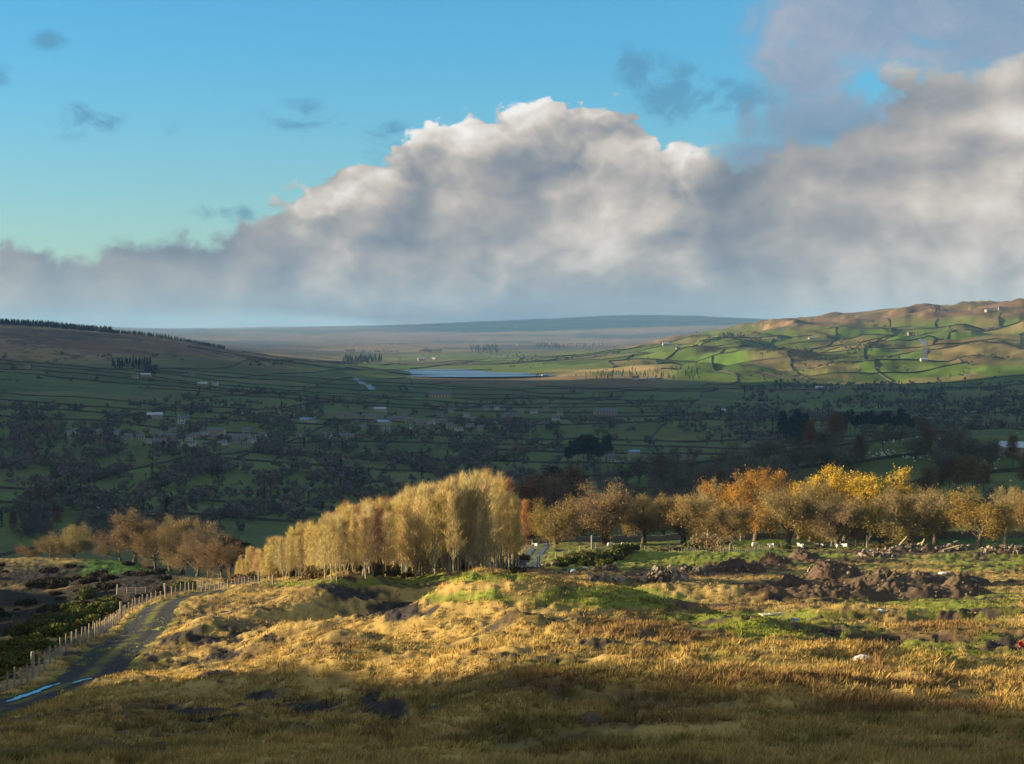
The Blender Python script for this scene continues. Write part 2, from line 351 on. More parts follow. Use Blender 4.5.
def moorness(x, y, z, px, py, d):
    """0 in the walled pastures, 1 on the open moor"""
    n = (fbm(x / 500, y / 500, 71, 4) - .5)
    left = sst(372, 352, py + n * 22) * (px < 330)
    right = sst(334, 318, py + n * 26 - (px - 700) * -.02) * (px > 640)
    rough = sst(.58, .68, fbm(x / 260, y / 420, 77, 3)) * sst(3600, 5000, d) * .6
    far = sst(6300, 7600, d) * (px < 700)
    green = np.exp(-((px - 520) / 170) ** 2) * sst(.30, .44, fbm(x / 500, y / 900, 73, 3)) * (1 - sst(8200, 10200, d))
    dam = sst(400, 425, px) * (1 - sst(640, 680, px)) * sst(4250, 4400, d) * (1 - sst(4900, 4990, d)) * .8
    return np.clip(np.maximum.reduce([left, right, rough * (px > 560), far - green, dam, sst(11000, 12500, d)]), 0, 1)
def blobs(px, py, lst, n):
    r = np.zeros_like(px)
    for cx, cy, a, b in lst: r = np.maximum(r, 1 - np.hypot((px - cx) / a, (py - cy) / b))
    return sst(.0, .35, r + n * .9)
def L(*c): return np.array(c)[None, :]
def mixc(a, b, f): return a * (1 - f[:, None]) + b * f[:, None]
PEAT = [(395, 611, 62, 14), (360, 597, 40, 8), (372, 705, 26, 26), (300, 712, 45, 12), (255, 700, 20, 20), (215, 678, 28, 12), (225, 655, 16, 10), (235, 640, 14, 9), (192, 716, 55, 10), (275, 640, 16, 6), (390, 722, 28, 16), (205, 643, 20, 8)]
RUSTY = [(640, 632, 75, 12), (690, 640, 60, 9), (590, 637, 20, 8), (720, 610, 60, 6), (870, 660, 22, 30), (940, 632, 60, 14), (830, 690, 200, 8), (690, 575, 80, 6), (550, 575, 90, 5), (540, 690, 40, 14), (650, 730, 120, 10), (900, 715, 150, 14)]
GREEN = [(720, 555, 300, 20), (570, 555, 80, 14), (470, 580, 120, 6), (590, 570, 90, 6), (740, 625, 110, 18), (960, 605, 70, 30), (980, 555, 90, 20), (620, 600, 120, 14), (800, 618, 80, 8), (400, 583, 120, 5), (330, 585, 80, 5), (790, 635, 110, 10), (900, 603, 90, 6), (950, 650, 80, 20), (470, 600, 60, 8)]
EARTH = [(880, 588, 150, 18), (800, 590, 90, 10), (750, 567, 60, 7), (640, 579, 50, 5), (840, 562, 90, 4), (900, 553, 110, 4)]
def cover_near(x, y, z, d):
    px, py = project(x, y, z)
    n1 = fbm(x / 9, y / 9, 81, 4) - .5; n2 = fbm(x / 1.6, y / 1.6, 83, 3) - .5; n3 = fbm(x / .5, y / .5, 85, 3) - .5; n4 = fbm(x / 28, y / 28, 87, 3) - .5
    straw, olive, brown = L(.335, .232, .074), L(.150, .130, .036), L(.115, .074, .036)
    c = mixc(np.repeat(straw, len(x), 0), olive, sst(-.05, .22, n1 * .7 + n2 * .6 + n4 * .5 - .13 * (1 - sst(380, 560, px)) * (1 - sst(90, 130, d))))
    c = mixc(c, brown, sst(.02, .20, n3 * .55 + n1 * .35 + (fbm(x / 4, y / 4, 89, 3) - .5) * .8) * .75)
    pn = (n1 + n2 * .8 + n3 * .5)
    g = blobs(px, py, GREEN, pn); c = mixc(c, L(.135, .178, .024) * (1 + n3[:, None] * .8), g * .85)
    r = blobs(px, py, RUSTY, pn); c = mixc(c, L(.155, .095, .040) * (1 + n3[:, None]), r * .85)
    e = blobs(px, py, EARTH, pn); c = mixc(c, L(.070, .042, .026) * (1 + n3[:, None]), e * .9)
    # bracken, heather and shale of the western gill, its shade darkened into the colour
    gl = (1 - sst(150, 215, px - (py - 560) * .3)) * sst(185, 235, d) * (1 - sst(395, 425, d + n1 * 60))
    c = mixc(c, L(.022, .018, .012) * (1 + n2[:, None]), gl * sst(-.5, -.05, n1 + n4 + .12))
    gs = (1 - sst(150, 190, px)) * sst(70, 95, px) * sst(360, 385, d) * (1 - sst(450, 480, d)); c = mixc(c, L(.06, .12, .016), gs * sst(-.2, .1, n4 + n1 * .3 + .05))
    # peaty scars and shale
    pt = blobs(px, py, PEAT, pn * 1.5 - .26); c = mixc(c, L(.030, .026, .024) * (1 + n3[:, None] * 1.6 + n2[:, None]), np.clip(pt * 1.1, 0, 1))
    f = sst(430, 470, d); c = mixc(c, L(.05, .105, .016) * (1 + n2[:, None] * .3), f * sst(150, 400, px + 1e-6))
    tr = near_line(x, y, TRK, 5); verge = (1 - sst(1.5, 2.8, tr + n2 * 1.2)); c = mixc(c, L(.085, .115, .022) * (1 + n3[:, None]), verge * .8)
    return np.clip(c, .004, .9), pt, e, tr
def cover_far(x, y, z, d):
    px, py = project(x, y, z)
    u, v = field_uv(x, y); iu = np.floor(u).astype(np.int64); iv = np.floor(v).astype(np.int64)
    r1, r2, r3 = _h(iu, iv, 91), _h(iu, iv, 93), _h(iu, iv, 95)
    n1 = fbm(x / 120, y / 120, 97, 4) - .5; n2 = fbm(x / 25, y / 25, 99, 3) - .5
    g = L(.062, .110, .014) * (1 + (r1[:, None] - .5) * .7); c = mixc(g, L(.095, .105, .026), r2 * .6)
    c = mixc(c, L(.15, .125, .045), (r3 > .87) * .7)
    c = mixc(c, L(.066, .088, .028) * (1 + (r2[:, None] - .5) * .4), (1 - sst(4300, 4900, d)) * .6)  # shaded stretch of the dale: its shade dulls the field colour too
    c = c * (1 + n2[:, None] * .5 + n1[:, None] * .5)
    m = moorness(x, y, z, px, py, d)
    mo = mixc(np.repeat(L(.135, .082, .042), len(x), 0), L(.23, .165, .075), sst(-.1, .16, n1 + (fbm(x / 420, y / 420, 101, 3) - .5)))
    mo = mixc(mo, L(.055, .050, .022), sst(.0, .14, n1 * .8 + n2 * .7 + (fbm(x / 300, y / 600, 103, 3) - .5) * .6) * .8)
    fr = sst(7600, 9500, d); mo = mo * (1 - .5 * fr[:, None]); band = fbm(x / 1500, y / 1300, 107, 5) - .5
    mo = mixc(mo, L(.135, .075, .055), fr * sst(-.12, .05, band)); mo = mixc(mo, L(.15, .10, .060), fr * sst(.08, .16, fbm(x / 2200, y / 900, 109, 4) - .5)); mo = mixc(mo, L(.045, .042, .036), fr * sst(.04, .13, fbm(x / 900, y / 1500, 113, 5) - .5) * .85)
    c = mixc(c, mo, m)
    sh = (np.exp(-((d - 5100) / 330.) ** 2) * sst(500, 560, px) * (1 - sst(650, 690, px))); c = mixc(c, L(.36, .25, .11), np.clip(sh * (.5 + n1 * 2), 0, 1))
    return np.clip(c, .004, .9)

# ------------------------------------------------------------------ ground meshes: three sheets on one polar grid
def polar(az, ds):
    A, D = np.meshgrid(az, ds); return (D * np.sin(A)).ravel(), (D * np.cos(A)).ravel(), D.ravel()
def grid_quads(nr, nc):
    i = np.arange(nr - 1)[:, None] * nc + np.arange(nc - 1)[None]
    return np.stack([i, i + 1, i + nc + 1, i + nc], -1).reshape(-1, 4)
def az_set(fine, half=19.5):
    a = np.arange(-half, half, fine); out = np.concatenate([-half - np.geomspace(.4, 180 - half, 46)[::-1], a, half + np.geomspace(.4, 180 - half, 46)])
    return np.radians(np.unique(np.round(out, 5)))
AZN = az_set(.042); AZF = az_set(.042)
d_near = np.concatenate([np.linspace(1.5, 33, 24), np.exp(np.linspace(math.log(34.5), math.log(500), 560))])
d_mid = np.exp(np.linspace(math.log(500), math.log(11000), 440)); d_far = np.exp(np.linspace(math.log(11000), math.log(31000), 60))
M_ground = attr_mat('moor ground', 5.0, .55, bump_=.35, bscale=9.0, scale2=.8)
M_valley = attr_mat('pasture', .05, .35, scale2=.4)
M_moor = attr_mat('open moor', .0025, .5, scale2=.012)
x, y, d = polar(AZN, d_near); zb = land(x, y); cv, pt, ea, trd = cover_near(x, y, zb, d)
keep = np.clip(sst(1.4, 2.6, trd) - .55 * pt, 0, 1) * np.clip(near_line(x, y, LNE, 6) - 2.2, 0, 1)
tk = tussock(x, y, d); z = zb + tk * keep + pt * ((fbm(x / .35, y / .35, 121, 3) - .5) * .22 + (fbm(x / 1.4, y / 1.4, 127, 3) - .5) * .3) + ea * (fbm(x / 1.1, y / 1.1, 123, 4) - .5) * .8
# cover colour darker low between the tussocks, paler on their tops
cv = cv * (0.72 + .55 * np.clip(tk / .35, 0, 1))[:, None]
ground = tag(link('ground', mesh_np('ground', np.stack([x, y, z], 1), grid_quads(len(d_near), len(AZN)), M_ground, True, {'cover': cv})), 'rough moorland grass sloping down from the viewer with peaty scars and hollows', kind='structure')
x, y, d = polar(AZF, d_mid); z = land(x, y); z[:len(AZF)] = land(x[:len(AZF)], y[:len(AZF)])
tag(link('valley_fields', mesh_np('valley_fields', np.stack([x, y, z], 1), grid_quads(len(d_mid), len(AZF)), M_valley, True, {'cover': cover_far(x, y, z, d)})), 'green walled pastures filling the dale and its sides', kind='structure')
x, y, d = polar(AZF, d_far); z = land(x, y)
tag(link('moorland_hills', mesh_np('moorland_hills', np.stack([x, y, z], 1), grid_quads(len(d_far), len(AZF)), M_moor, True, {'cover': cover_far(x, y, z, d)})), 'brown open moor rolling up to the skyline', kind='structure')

# water
m, t, b = new_mat('reservoir water'); b.inputs['Base Color'].default_value = (.05, .10, .16, 1); b.inputs['Roughness'].default_value = .3; b.inputs['Specular IOR Level'].default_value = .3
bn = t.node('ShaderNodeBump'); bn.inputs['Strength'].default_value = .25; t.put(bn.inputs['Height'], t.noise(t.node('ShaderNodeTexCoord').outputs['Object'], .5, 3.)); t.put(b.inputs['Normal'], bn.outputs[0]); M_water = m
th = np.linspace(0, 2 * math.pi, 96, endpoint=False)
wv = np.stack([-125 + 330 * np.cos(th), 5450 + 640 * np.sin(th), np.full(96, WATER_Z)], 1); wv = np.vstack([wv, [[-125, 5450, WATER_Z]]])
tag(link('reservoir_water', mesh_np('reservoir_water', wv, np.array([[96, i, (i + 1) % 96] for i in range(96)]), M_water, False)), 'narrow strip of pale water in the reservoir behind the dam', kind='structure')

# tracks
def ribbon(name, line, half, m, nx=9, lift=.05, crown=.0, label=None):
    t = np.gradient(line, axis=0); t /= np.linalg.norm(t, axis=1)[:, None]; nrm = np.stack([t[:, 1], -t[:, 0]], 1)
    w = np.linspace(-1, 1, nx); h = np.broadcast_to(np.asarray(half, float), (len(line),))
    edge = 1 + (fbm(line[:, 0] / 1.5, line[:, 1] / 1.5, 131, 2) - .5) * .35
    p = line[:, None] + nrm[:, None] * (w[None, :, None] * (h * edge)[:, None, None])
    q = p.reshape(-1, 2); z = land(q[:, 0], q[:, 1]) + lift + crown * (1 - np.tile(np.abs(w), len(line)) ** 2)
    ruts = -.05 * np.exp(-((np.abs(np.tile(w, len(line))) - .52) / .22) ** 2)
    o = link(name, mesh_np(name, np.column_stack([q, z + (ruts if crown else 0)]), grid_quads(len(line), nx)[:, ::-1], m, True, {'across': np.tile(w, len(line))}))
    return tag(o, label, kind='structure')
m, t, b = new_mat('track gravel'); tc = t.node('ShaderNodeTexCoord').outputs['Object']; ac = t.node('ShaderNodeAttribute', attribute_name='across').outputs['Fac']
ab = t.m('ABSOLUTE', ac); g = t.ramp(t.noise(tc, 7., 8., .75), [(.3, (.014, .015, .018)), (.5, (.032, .033, .037)), (.72, (.12, .112, .10))])
nz = t.m('MULTIPLY', t.m('SUBTRACT', t.noise(tc, .7, 5., .7), .5), .9)
mid = t.m('MULTIPLY', t.sst(.34, .06, t.m('ADD', ab, nz)), t.sst(.36, .50, t.noise(tc, .11, 2.)))
edge = t.sst(.86, 1.05, t.m('ADD', ab, nz)); gr = t.m('MAXIMUM', mid, edge)
gc = t.ramp(t.noise(tc, 5., 5., .7), [(.35, (.05, .075, .016)), (.65, (.17, .14, .05))])
t.put(b.inputs['Base Color'], t.mix(gr, g, gc)); b.inputs['Roughness'].default_value = .95; b.inputs['Specular IOR Level'].default_value = .08
bn = t.node('ShaderNodeBump'); bn.inputs['Strength'].default_value = .5; bn.inputs['Distance'].default_value = .06; t.put(bn.inputs['Height'], t.noise(tc, 9., 6., .75)); t.put(b.inputs['Normal'], bn.outputs[0]); M_track = m
ribbon('gravel_track', TRK, 2.0, M_track, 11, .07, .03, 'dark gravel farm track curving along the wire fence')
M_puddle = bpy.data.materials.new('puddle'); M_puddle.use_nodes = True
b = M_puddle.node_tree.nodes['Principled BSDF']; b.inputs['Base Color'].default_value = (.03, .04, .05, 1); b.inputs['Roughness'].default_value = .1; b.inputs['IOR'].default_value = 1.6; b.inputs['Specular IOR Level'].default_value = 1.0
TRKPX = project(TRK[:, 0], TRK[:, 1], land(TRK[:, 0], TRK[:, 1]))[0]
def puddle(px0, px1, off_, w, label):
    t_ = np.gradient(TRK, axis=0); t_ /= np.linalg.norm(t_, axis=1)[:, None]; n = np.stack([t_[:, 1], -t_[:, 0]], 1)
    l = (TRK + n * off_)[(TRKPX > px0) & (TRKPX < px1) & (TRK[:, 1] < 175)]; n = n[(TRKPX > px0) & (TRKPX < px1) & (TRK[:, 1] < 175)]
    k = np.linspace(0, len(l) - 1, 60); l = np.stack([np.interp(k, np.arange(len(l)), l[:, c]) for c in (0, 1)], 1); n = np.stack([np.interp(k, np.arange(len(n)), n[:, c]) for c in (0, 1)], 1)
    s = np.linspace(0, 1, len(l)); h = w * np.sqrt(np.clip(np.sin(s * math.pi), 0, 1)) * (.3 + 1.4 * fbm(s * 9 + px0, s * 0, 141, 3)); l = l + n * ((fbm(s * 6 + px0, s * 0, 143, 2) - .5) * .5)[:, None]
    a = l + n * h[:, None]; c = l - n * h[:, None]; zl = land(l[:, 0], l[:, 1]) + .16; zm = np.maximum(zl[:-1], zl[1:])     # a run of little level pools, each a finger lower than the last
    q = np.stack([a[:-1], c[:-1], c[1:], a[1:]], 1).reshape(-1, 2); z = np.repeat(zm, 4); f = np.arange(len(q)).reshape(-1, 4)
    tag(link('puddle', mesh_np('puddle', np.column_stack([q, z]), f, M_puddle, False)), label, kind='structure')
puddle(17, 70, -.55, .17, 'long thin puddle in the wheel rut mirroring the sky')
puddle(57, 80, .75, .11, 'short puddle in the second wheel rut of the track')
M_lane = mat('wet lane strips', (.045, .048, .055), (.085, .085, .09), 2.0, rough=.42, spec=.4)
M_lanegrass = mat('lane verge', (.05, .085, .016), (.12, .11, .035), 1.2, bump_=.4)
ribbon('lane_verge', LNE, 2.6, M_lanegrass, 5, .06, 0, 'grassy lane beyond the field gate').name = 'lane'
t_ = np.gradient(LNE, axis=0); t_ /= np.linalg.norm(t_, axis=1)[:, None]; n_ = np.stack([t_[:, 1], -t_[:, 0]], 1)
for s_ in (-1, 1): ribbon('lane_wheel_path', LNE + n_ * s_ * 1.15, .42, M_lane, 3, .11, 0, 'wet concrete wheel strip of the gated lane')

# ------------------------------------------------------------------ light, sky, air
SUND = Vector((math.sin(R(SUN_AZ)) * math.cos(R(SUN_EL)), math.cos(R(SUN_AZ)) * math.cos(R(SUN_EL)), math.sin(R(SUN_EL))))
sl = bpy.data.lights.new('sun', 'SUN'); sl.energy = 5.0; sl.angle = R(.5); sl.color = (1, .78, .48)
so = bpy.data.objects.new('sun', sl); COL.objects.link(so); so.rotation_euler = SUND.to_track_quat('Z', 'Y').to_euler(); so.location = (-200, 0, 120)
W = bpy.data.worlds.new('World'); sc.world = W; W.use_nodes = True; t = NT(W.node_tree); bg = t.n['Background']
sky = t.node('ShaderNodeTexSky', sky_type='NISHITA', sun_disc=False, sun_elevation=R(SUN_EL), sun_rotation=R(SUN_AZ), altitude=300., air_density=1.0, dust_density=.6, ozone_density=2.2)
gd = t.node('ShaderNodeTexCoord').outputs['Generated']
sx = t.node('ShaderNodeSeparateXYZ'); t.put(sx.inputs[0], gd); X, Y, Z = sx.outputs
K = 1911.
BX = t.m('MULTIPLY', t.m('ARCTAN2', X, Y), K)           # bearing, in thousandths of a radian or so
EY = t.m('MULTIPLY', t.m('ARCSINE', Z), K)              # height above eye level, same unit
SKY_STR = .058
def S(c): return tuple(((v / 255) ** 2.2) for v in c)
base = t.mix(1.0, sky.outputs[0], t.mix(t.sst(40., 340., EY), (.66, .90, 1.02), (.36, .86, 1.10)), 'MULTIPLY')
def curve(pts, lo=-620., hi=620.):
    n = t.node('ShaderNodeFloatCurve'); t.put(n.inputs[1], t.m('DIVIDE', t.m('SUBTRACT', BX, lo), hi - lo, clamp=True)); cu = n.mapping.curves[0]
    P = [((px - 512 - lo) / (hi - lo), (340 - py) / 400.) for px, py in pts]
    while len(cu.points) < len(P): cu.points.new(.5, .5)
    for p, (a, b_) in zip(cu.points, P): p.location = (a, b_)
    n.mapping.update(); return t.m('MULTIPLY', n.outputs[0], 400.)
def off(dx, dz, k=1.0):
    n = t.node('ShaderNodeVectorMath', operation='MULTIPLY_ADD'); t.put(n.inputs[0], gd); n.inputs[1].default_value = (k, k, k * 1.35); n.inputs[2].default_value = (dx * k, 0, dz * k); return n.outputs[0]
def angles(dx=0., dz=0., k=1.):
    n = t.node('ShaderNodeCombineXYZ'); t.put(n.inputs[0], t.m('MULTIPLY_ADD', BX, k / K, dx * k)); t.put(n.inputs[1], t.m('MULTIPLY_ADD', EY, k * 1.3 / K, dz * k)); return n.outputs[0]
def n2(vec, scale, detail=5., rough=.55, dist=0., col=False):
    n = t.node('ShaderNodeTexNoise', noise_dimensions='2D'); t.put(n.inputs['Vector'], vec); n.inputs['Scale'].default_value = scale; n.inputs['Detail'].default_value = detail; n.inputs['Roughness'].default_value = rough; n.inputs['Distortion'].default_value = dist
    return n.outputs['Color' if col else 'Fac']
def billow(vec, scale):
    r = None
    for k, a in ((1., .58), (2.3, .28), (5.1, .14)):
        n = t.node('ShaderNodeTexVoronoi', feature='F1', voronoi_dimensions='2D'); t.put(n.inputs['Vector'], vec); n.inputs['Scale'].default_value = scale * k
        q = t.m('MULTIPLY', t.m('SUBTRACT', 1., t.m('POWER', n.outputs['Distance'], 1.6)), a); r = q if r is None else t.m('ADD', r, q)
    return r
def wob(vec, amp, scale):
    n = t.node('ShaderNodeVectorMath', operation='MULTIPLY_ADD'); s1 = t.node('ShaderNodeVectorMath', operation='SUBTRACT'); t.put(s1.inputs[0], n2(vec, scale, 3., .55, col=True)); s1.inputs[1].default_value = (.5, .5, .5)
    t.put(n.inputs[0], s1.outputs[0]); n.inputs[1].default_value = (amp,) * 3; t.put(n.inputs[2], vec); return n.outputs[0]
DX, DZ = -.010, .012
b0, b1 = billow(wob(angles(), .03, 26.), 26.), billow(wob(angles(DX, DZ), .03, 26.), 26.)           # billows, and the same a step towards the sun
n0, n1_ = n2(angles(), 9., 7., .52, .2), n2(angles(DX * 1.6, DZ * 1.6), 9., 7., .52, .2)
fine = n2(angles(.3), 60., 5., .62, .3)
wis = n2(angles(3.1, 1.7), 26., 8., .64, .7)
# the great cumulus bank: its top edge along the bearing
TOP = curve([(-108, 232), (0, 236), (60, 231), (120, 236), (200, 238), (250, 228), (285, 206), (330, 186), (385, 168), (412, 142), (445, 120), (500, 110), (540, 108), (590, 112), (625, 110), (650, 128), (685, 150), (712, 156), (760, 142), (830, 116), (900, 100), (1024, 82), (1132, 74)])
CEN = t.m('MULTIPLY', t.sst(-290., -190., BX), t.sst(225., 165., BX))  # the crisp middle
puff = t.m('ADD', t.m('MULTIPLY', t.m('SUBTRACT', b0, .62), t.m('ADD', 40., t.m('MULTIPLY', CEN, 22.))), t.m('ADD', t.m('MULTIPLY', t.m('SUBTRACT', n0, .5), t.m('ADD', 140., t.m('MULTIPLY', CEN, -112.))), t.m('MULTIPLY', t.m('SUBTRACT', fine, .5), 46.)))
dep = t.m('ADD', t.m('SUBTRACT', TOP, EY), puff)                       # how far inside the bank
soft = t.m('ADD', t.m('MULTIPLY', CEN, -16.), 24.)
msk = t.sst(0., 1., t.m('DIVIDE', t.m('ADD', dep, 2.), soft))
deep = t.sst(0., 85., dep)
lit = t.m('ADD', t.m('MULTIPLY', t.m('SUBTRACT', n0, n1_), .9), t.m('MULTIPLY', t.m('SUBTRACT', b0, b1), t.m('ADD', .24, t.m('MULTIPLY', CEN, t.m('SUBTRACT', .70, t.m('MULTIPLY', deep, .52))))))
rim = t.m('MULTIPLY', t.m('MULTIPLY', t.sst(46., 4., dep), CEN), t.sst(.40, .66, n2(angles(7.7, 2.2), 11., 2., .5)))
def scrap(px, py, a, b_):
    return t.m('SUBTRACT', 1., t.m('SQRT', t.m('ADD', t.m('POWER', t.m('DIVIDE', t.m('SUBTRACT', BX, px - 512.), a), 2.), t.m('POWER', t.m('DIVIDE', t.m('SUBTRACT', EY, 340. - py), b_), 2.))))
def joined(lst):
    r = None
    for a in lst: q = scrap(*a); r = q if r is None else t.m('MAXIMUM', r, q)
    return t.m('MAXIMUM', r, -1.)
patch = t.m('SUBTRACT', n2(angles(1.3, .4), 8., 6., .56, .3), .5)
lev = t.m('ADD', t.m('ADD', .42, lit), t.m('MULTIPLY', patch, .95))
lev = t.m('ADD', lev, t.m('MULTIPLY', rim, .42))
gl = lambda lst: t.sst(0., 1., t.m('ADD', joined(lst), t.m('MULTIPLY', t.m('SUBTRACT', n0, .5), .8)))
lev = t.m('ADD', lev, t.m('MULTIPLY', gl([(960, 215, 130, 60), (345, 196, 90, 28), (470, 140, 70, 34), (610, 232, 120, 34), (330, 288, 80, 24), (690, 285, 60, 18), (875, 225, 50, 30), (1010, 130, 90, 24)]), .17))
lev = t.m('SUBTRACT', lev, t.m('MULTIPLY', gl([(570, 165, 120, 50), (900, 108, 170, 26), (745, 200, 70, 80), (140, 250, 200, 22), (860, 170, 130, 22)]), .17))
lev = t.m('SUBTRACT', t.m('ADD', lev, .06), t.m('MULTIPLY', t.sst(-40., -300., BX), .08), None, True)
ccol = t.ramp(lev, [(.0, S((112, 128, 144))), (.28, S((144, 151, 158))), (.5, S((174, 173, 170))), (.72, S((211, 204, 194))), (1., S((248, 245, 240)))])
low = t.sst(80., 5., t.m('ADD', EY, t.m('MULTIPLY', t.m('SUBTRACT', n0, .5), 90.)))
ccol = t.mix(t.m('MULTIPLY', low, .55), ccol, S((146, 154, 160)))
# the ragged grey sheet higher up on the eastern side, and scraps of cloud in the blue
shee = joined([(830, 130, 130, 40), (765, 160, 70, 26), (960, 0, 200, 70), (1010, 45, 180, 60), (860, 30, 130, 55), (800, 75, 60, 40), (1180, 20, 200, 110)])
msk2 = t.sst(.36, .66, t.m('ADD', t.m('MULTIPLY', shee, .42), t.m('MULTIPLY', t.m('ADD', t.m('MULTIPLY', wis, .75), t.m('MULTIPLY', n0, .25)), .8)))
msk2 = t.m('MULTIPLY', msk2, t.sst(-.35, .1, shee))
col2 = t.ramp(t.m('ADD', t.m('MULTIPLY', n0, .6), t.m('MULTIPLY', wis, .4)), [(.36, S((122, 142, 166))), (.52, S((148, 158, 176))), (.66, S((176, 174, 184)))])
scr = joined([(90, 126, 50, 20), (308, 120, 46, 20), (63, 52, 22, 11), (0, 85, 30, 20), (394, 150, 44, 26), (672, 96, 46, 36), (640, 70, 30, 30), (228, 214, 40, 12), (172, 132, 14, 11), (395, 130, 20, 12), (740, 100, 60, 24)])
msk3 = t.sst(.48, .70, t.m('ADD', t.m('MULTIPLY', scr, .16), t.m('MULTIPLY', t.m('ADD', t.m('MULTIPLY', wis, .9), t.m('MULTIPLY', n2(angles(2., 5.), 60., 6., .66, .8), .5)), .72)))
msk3 = t.m('MULTIPLY', t.m('MULTIPLY', msk3, t.sst(-.25, .45, scr)), .62)
EXPO = 1 / 2 ** 1.8
def radiance(c): return t.mix(1.0, c, (EXPO / SKY_STR,) * 3, 'MULTIPLY')
out = t.mix(t.m('MULTIPLY', msk3, 1.), base, radiance(S((92, 142, 176))))
out = t.mix(t.m('MULTIPLY', msk2, .78), out, radiance(col2))
out = t.mix(msk, out, radiance(ccol))
# unseen bright cloud added overhead and behind, to lift the light in shaded places
away = t.m('MAXIMUM', t.sst(620., 1100., t.m('ABSOLUTE', BX)), t.sst(560., 1000., EY))
msk4 = t.m('MULTIPLY', away, t.sst(.42, .58, t.noise(off(4., 9.), 2.6, 5., .55)))
out = t.mix(msk4, out, radiance((.62, .64, .66)))
t.put(bg.inputs['Color'], out); bg.inputs['Strength'].default_value = SKY_STR
W.cycles.sampling_method = 'MANUAL'; W.cycles.sample_map_resolution = 256

# the air of the dale
hz = MB().box((0, 0, 28.), (66000, 66000, 700.)).build('haze', None)
hm = bpy.data.materials.new('haze'); hm.use_nodes = True; ht = hm.node_tree; ht.nodes.remove(ht.nodes['Principled BSDF'])
pv = ht.nodes.new('ShaderNodeVolumePrincipled'); pv.inputs['Color'].default_value = (.31, .63, 1, 1); pv.inputs['Density'].default_value = 2.4e-5; pv.inputs['Anisotropy'].default_value = .0
ht.links.new(pv.outputs[0], ht.nodes['Material Output'].inputs['Volume']); hz.data.materials.clear(); hz.data.materials.append(hm)
tag(hz, 'thin blue haze filling the dale', kind='stuff')

# unseen clouds added west of the view, shaped to throw shade over dale and fell
M_cloud = mat('cloud', (.85, .86, .88), (.78, .79, .82), .002, rough=1.0)
CH = 900.; SHIFT = CH / math.tan(R(SUN_EL))
def cloud(name, poly, label, n=170, thick=300., amp=60., CH=900.):
    SHIFT = CH / math.tan(R(SUN_EL))
    """poly: outline of the shadow wanted, as (along the light, across it) on ground at z = -80"""
    poly = np.array(poly, float); lo = poly.min(0); hi = poly.max(0)
    T, Sg = np.meshgrid(np.linspace(lo[0], hi[0], n), np.linspace(lo[1], hi[1], n)); q = np.stack([T.ravel(), Sg.ravel()], 1)
    ins = np.zeros(len(q), bool); dist = np.full(len(q), 1e9)
    for i in range(len(poly)):
        a, b_ = poly[i], poly[(i + 1) % len(poly)]
        c = (a[1] > q[:, 1]) != (b_[1] > q[:, 1]); ins ^= c & (q[:, 0] < (b_[0] - a[0]) * (q[:, 1] - a[1]) / (b_[1] - a[1] + 1e-9) + a[0])
        ab_ = b_ - a; tt = np.clip(((q - a) @ ab_) / (ab_ @ ab_), 0, 1); dist = np.minimum(dist, np.linalg.norm(q - a - tt[:, None] * ab_, axis=1))
    sd = np.where(ins, dist, -dist) + (fbm(q[:, 0] / 260, q[:, 1] / 260, 151, 4) - .5) * 2 * amp
    prof = np.sqrt(np.clip(sd / 260., 0, 1)); bumpy = fbm(q[:, 0] / 330, q[:, 1] / 330, 153, 5)
    w = q[:, :1] * SU + q[:, 1:] * SN - SU * SHIFT
    top = CH - 80 + prof * thick * (.4 + 1.2 * bumpy); bot = CH - 80 - prof * thick * .22 * (.3 + 1.5 * fbm(q[:, 0] / 240, q[:, 1] / 240, 157, 4))
    ok = (sd > 0).reshape(n, n); cell = ok[:-1, :-1] & ok[1:, :-1] & ok[:-1, 1:] & ok[1:, 1:]
    g = grid_quads(n, n).reshape(n - 1, n - 1, 4)[cell]; N = n * n
    v = np.vstack([np.column_stack([w, top]), np.column_stack([w, bot])])
    e = np.concatenate([g[:, [0, 1]], g[:, [1, 2]], g[:, [2, 3]], g[:, [3, 0]]]); ek = e[:, 0].astype(np.int64) * N + e[:, 1]; rk = e[:, 1].astype(np.int64) * N + e[:, 0]
    be = e[~np.isin(ek, rk)]; side = np.stack([be[:, 1], be[:, 0], be[:, 0] + N, be[:, 1] + N], 1)
    f = np.concatenate([g, (g + N)[:, ::-1], side]); us = np.unique(f); mp = np.zeros(2 * N, int); mp[us] = np.arange(len(us))
    tag(link(name, mesh_np(name, v[us], mp[f], M_cloud, True)), label, kind='structure')
cloud('shade_cloud', [(-1500, 560), (900, 510), (900, 2000), (3300, 2300), (3300, 4700), (1500, 4680), (600, 4680), (-1750, 4760), (-1900, 5500), (-2100, 6100), (-3300, 6100), (-3300, 4400), (-1500, 4400)], 'unseen long low cloud added to shade the dale')
cloud('shade_cloud', [(-5600, 5300), (-2500, 5500), (-2400, 8800), (-5600, 9000)], 'unseen cloud added to shade the forest ridge')
cloud('shade_cloud', [(-200, 17500), (3600, 18500), (4200, 40000), (300, 40000)], 'unseen high cloud added to shade the highest fell', amp=300., CH=4200.)
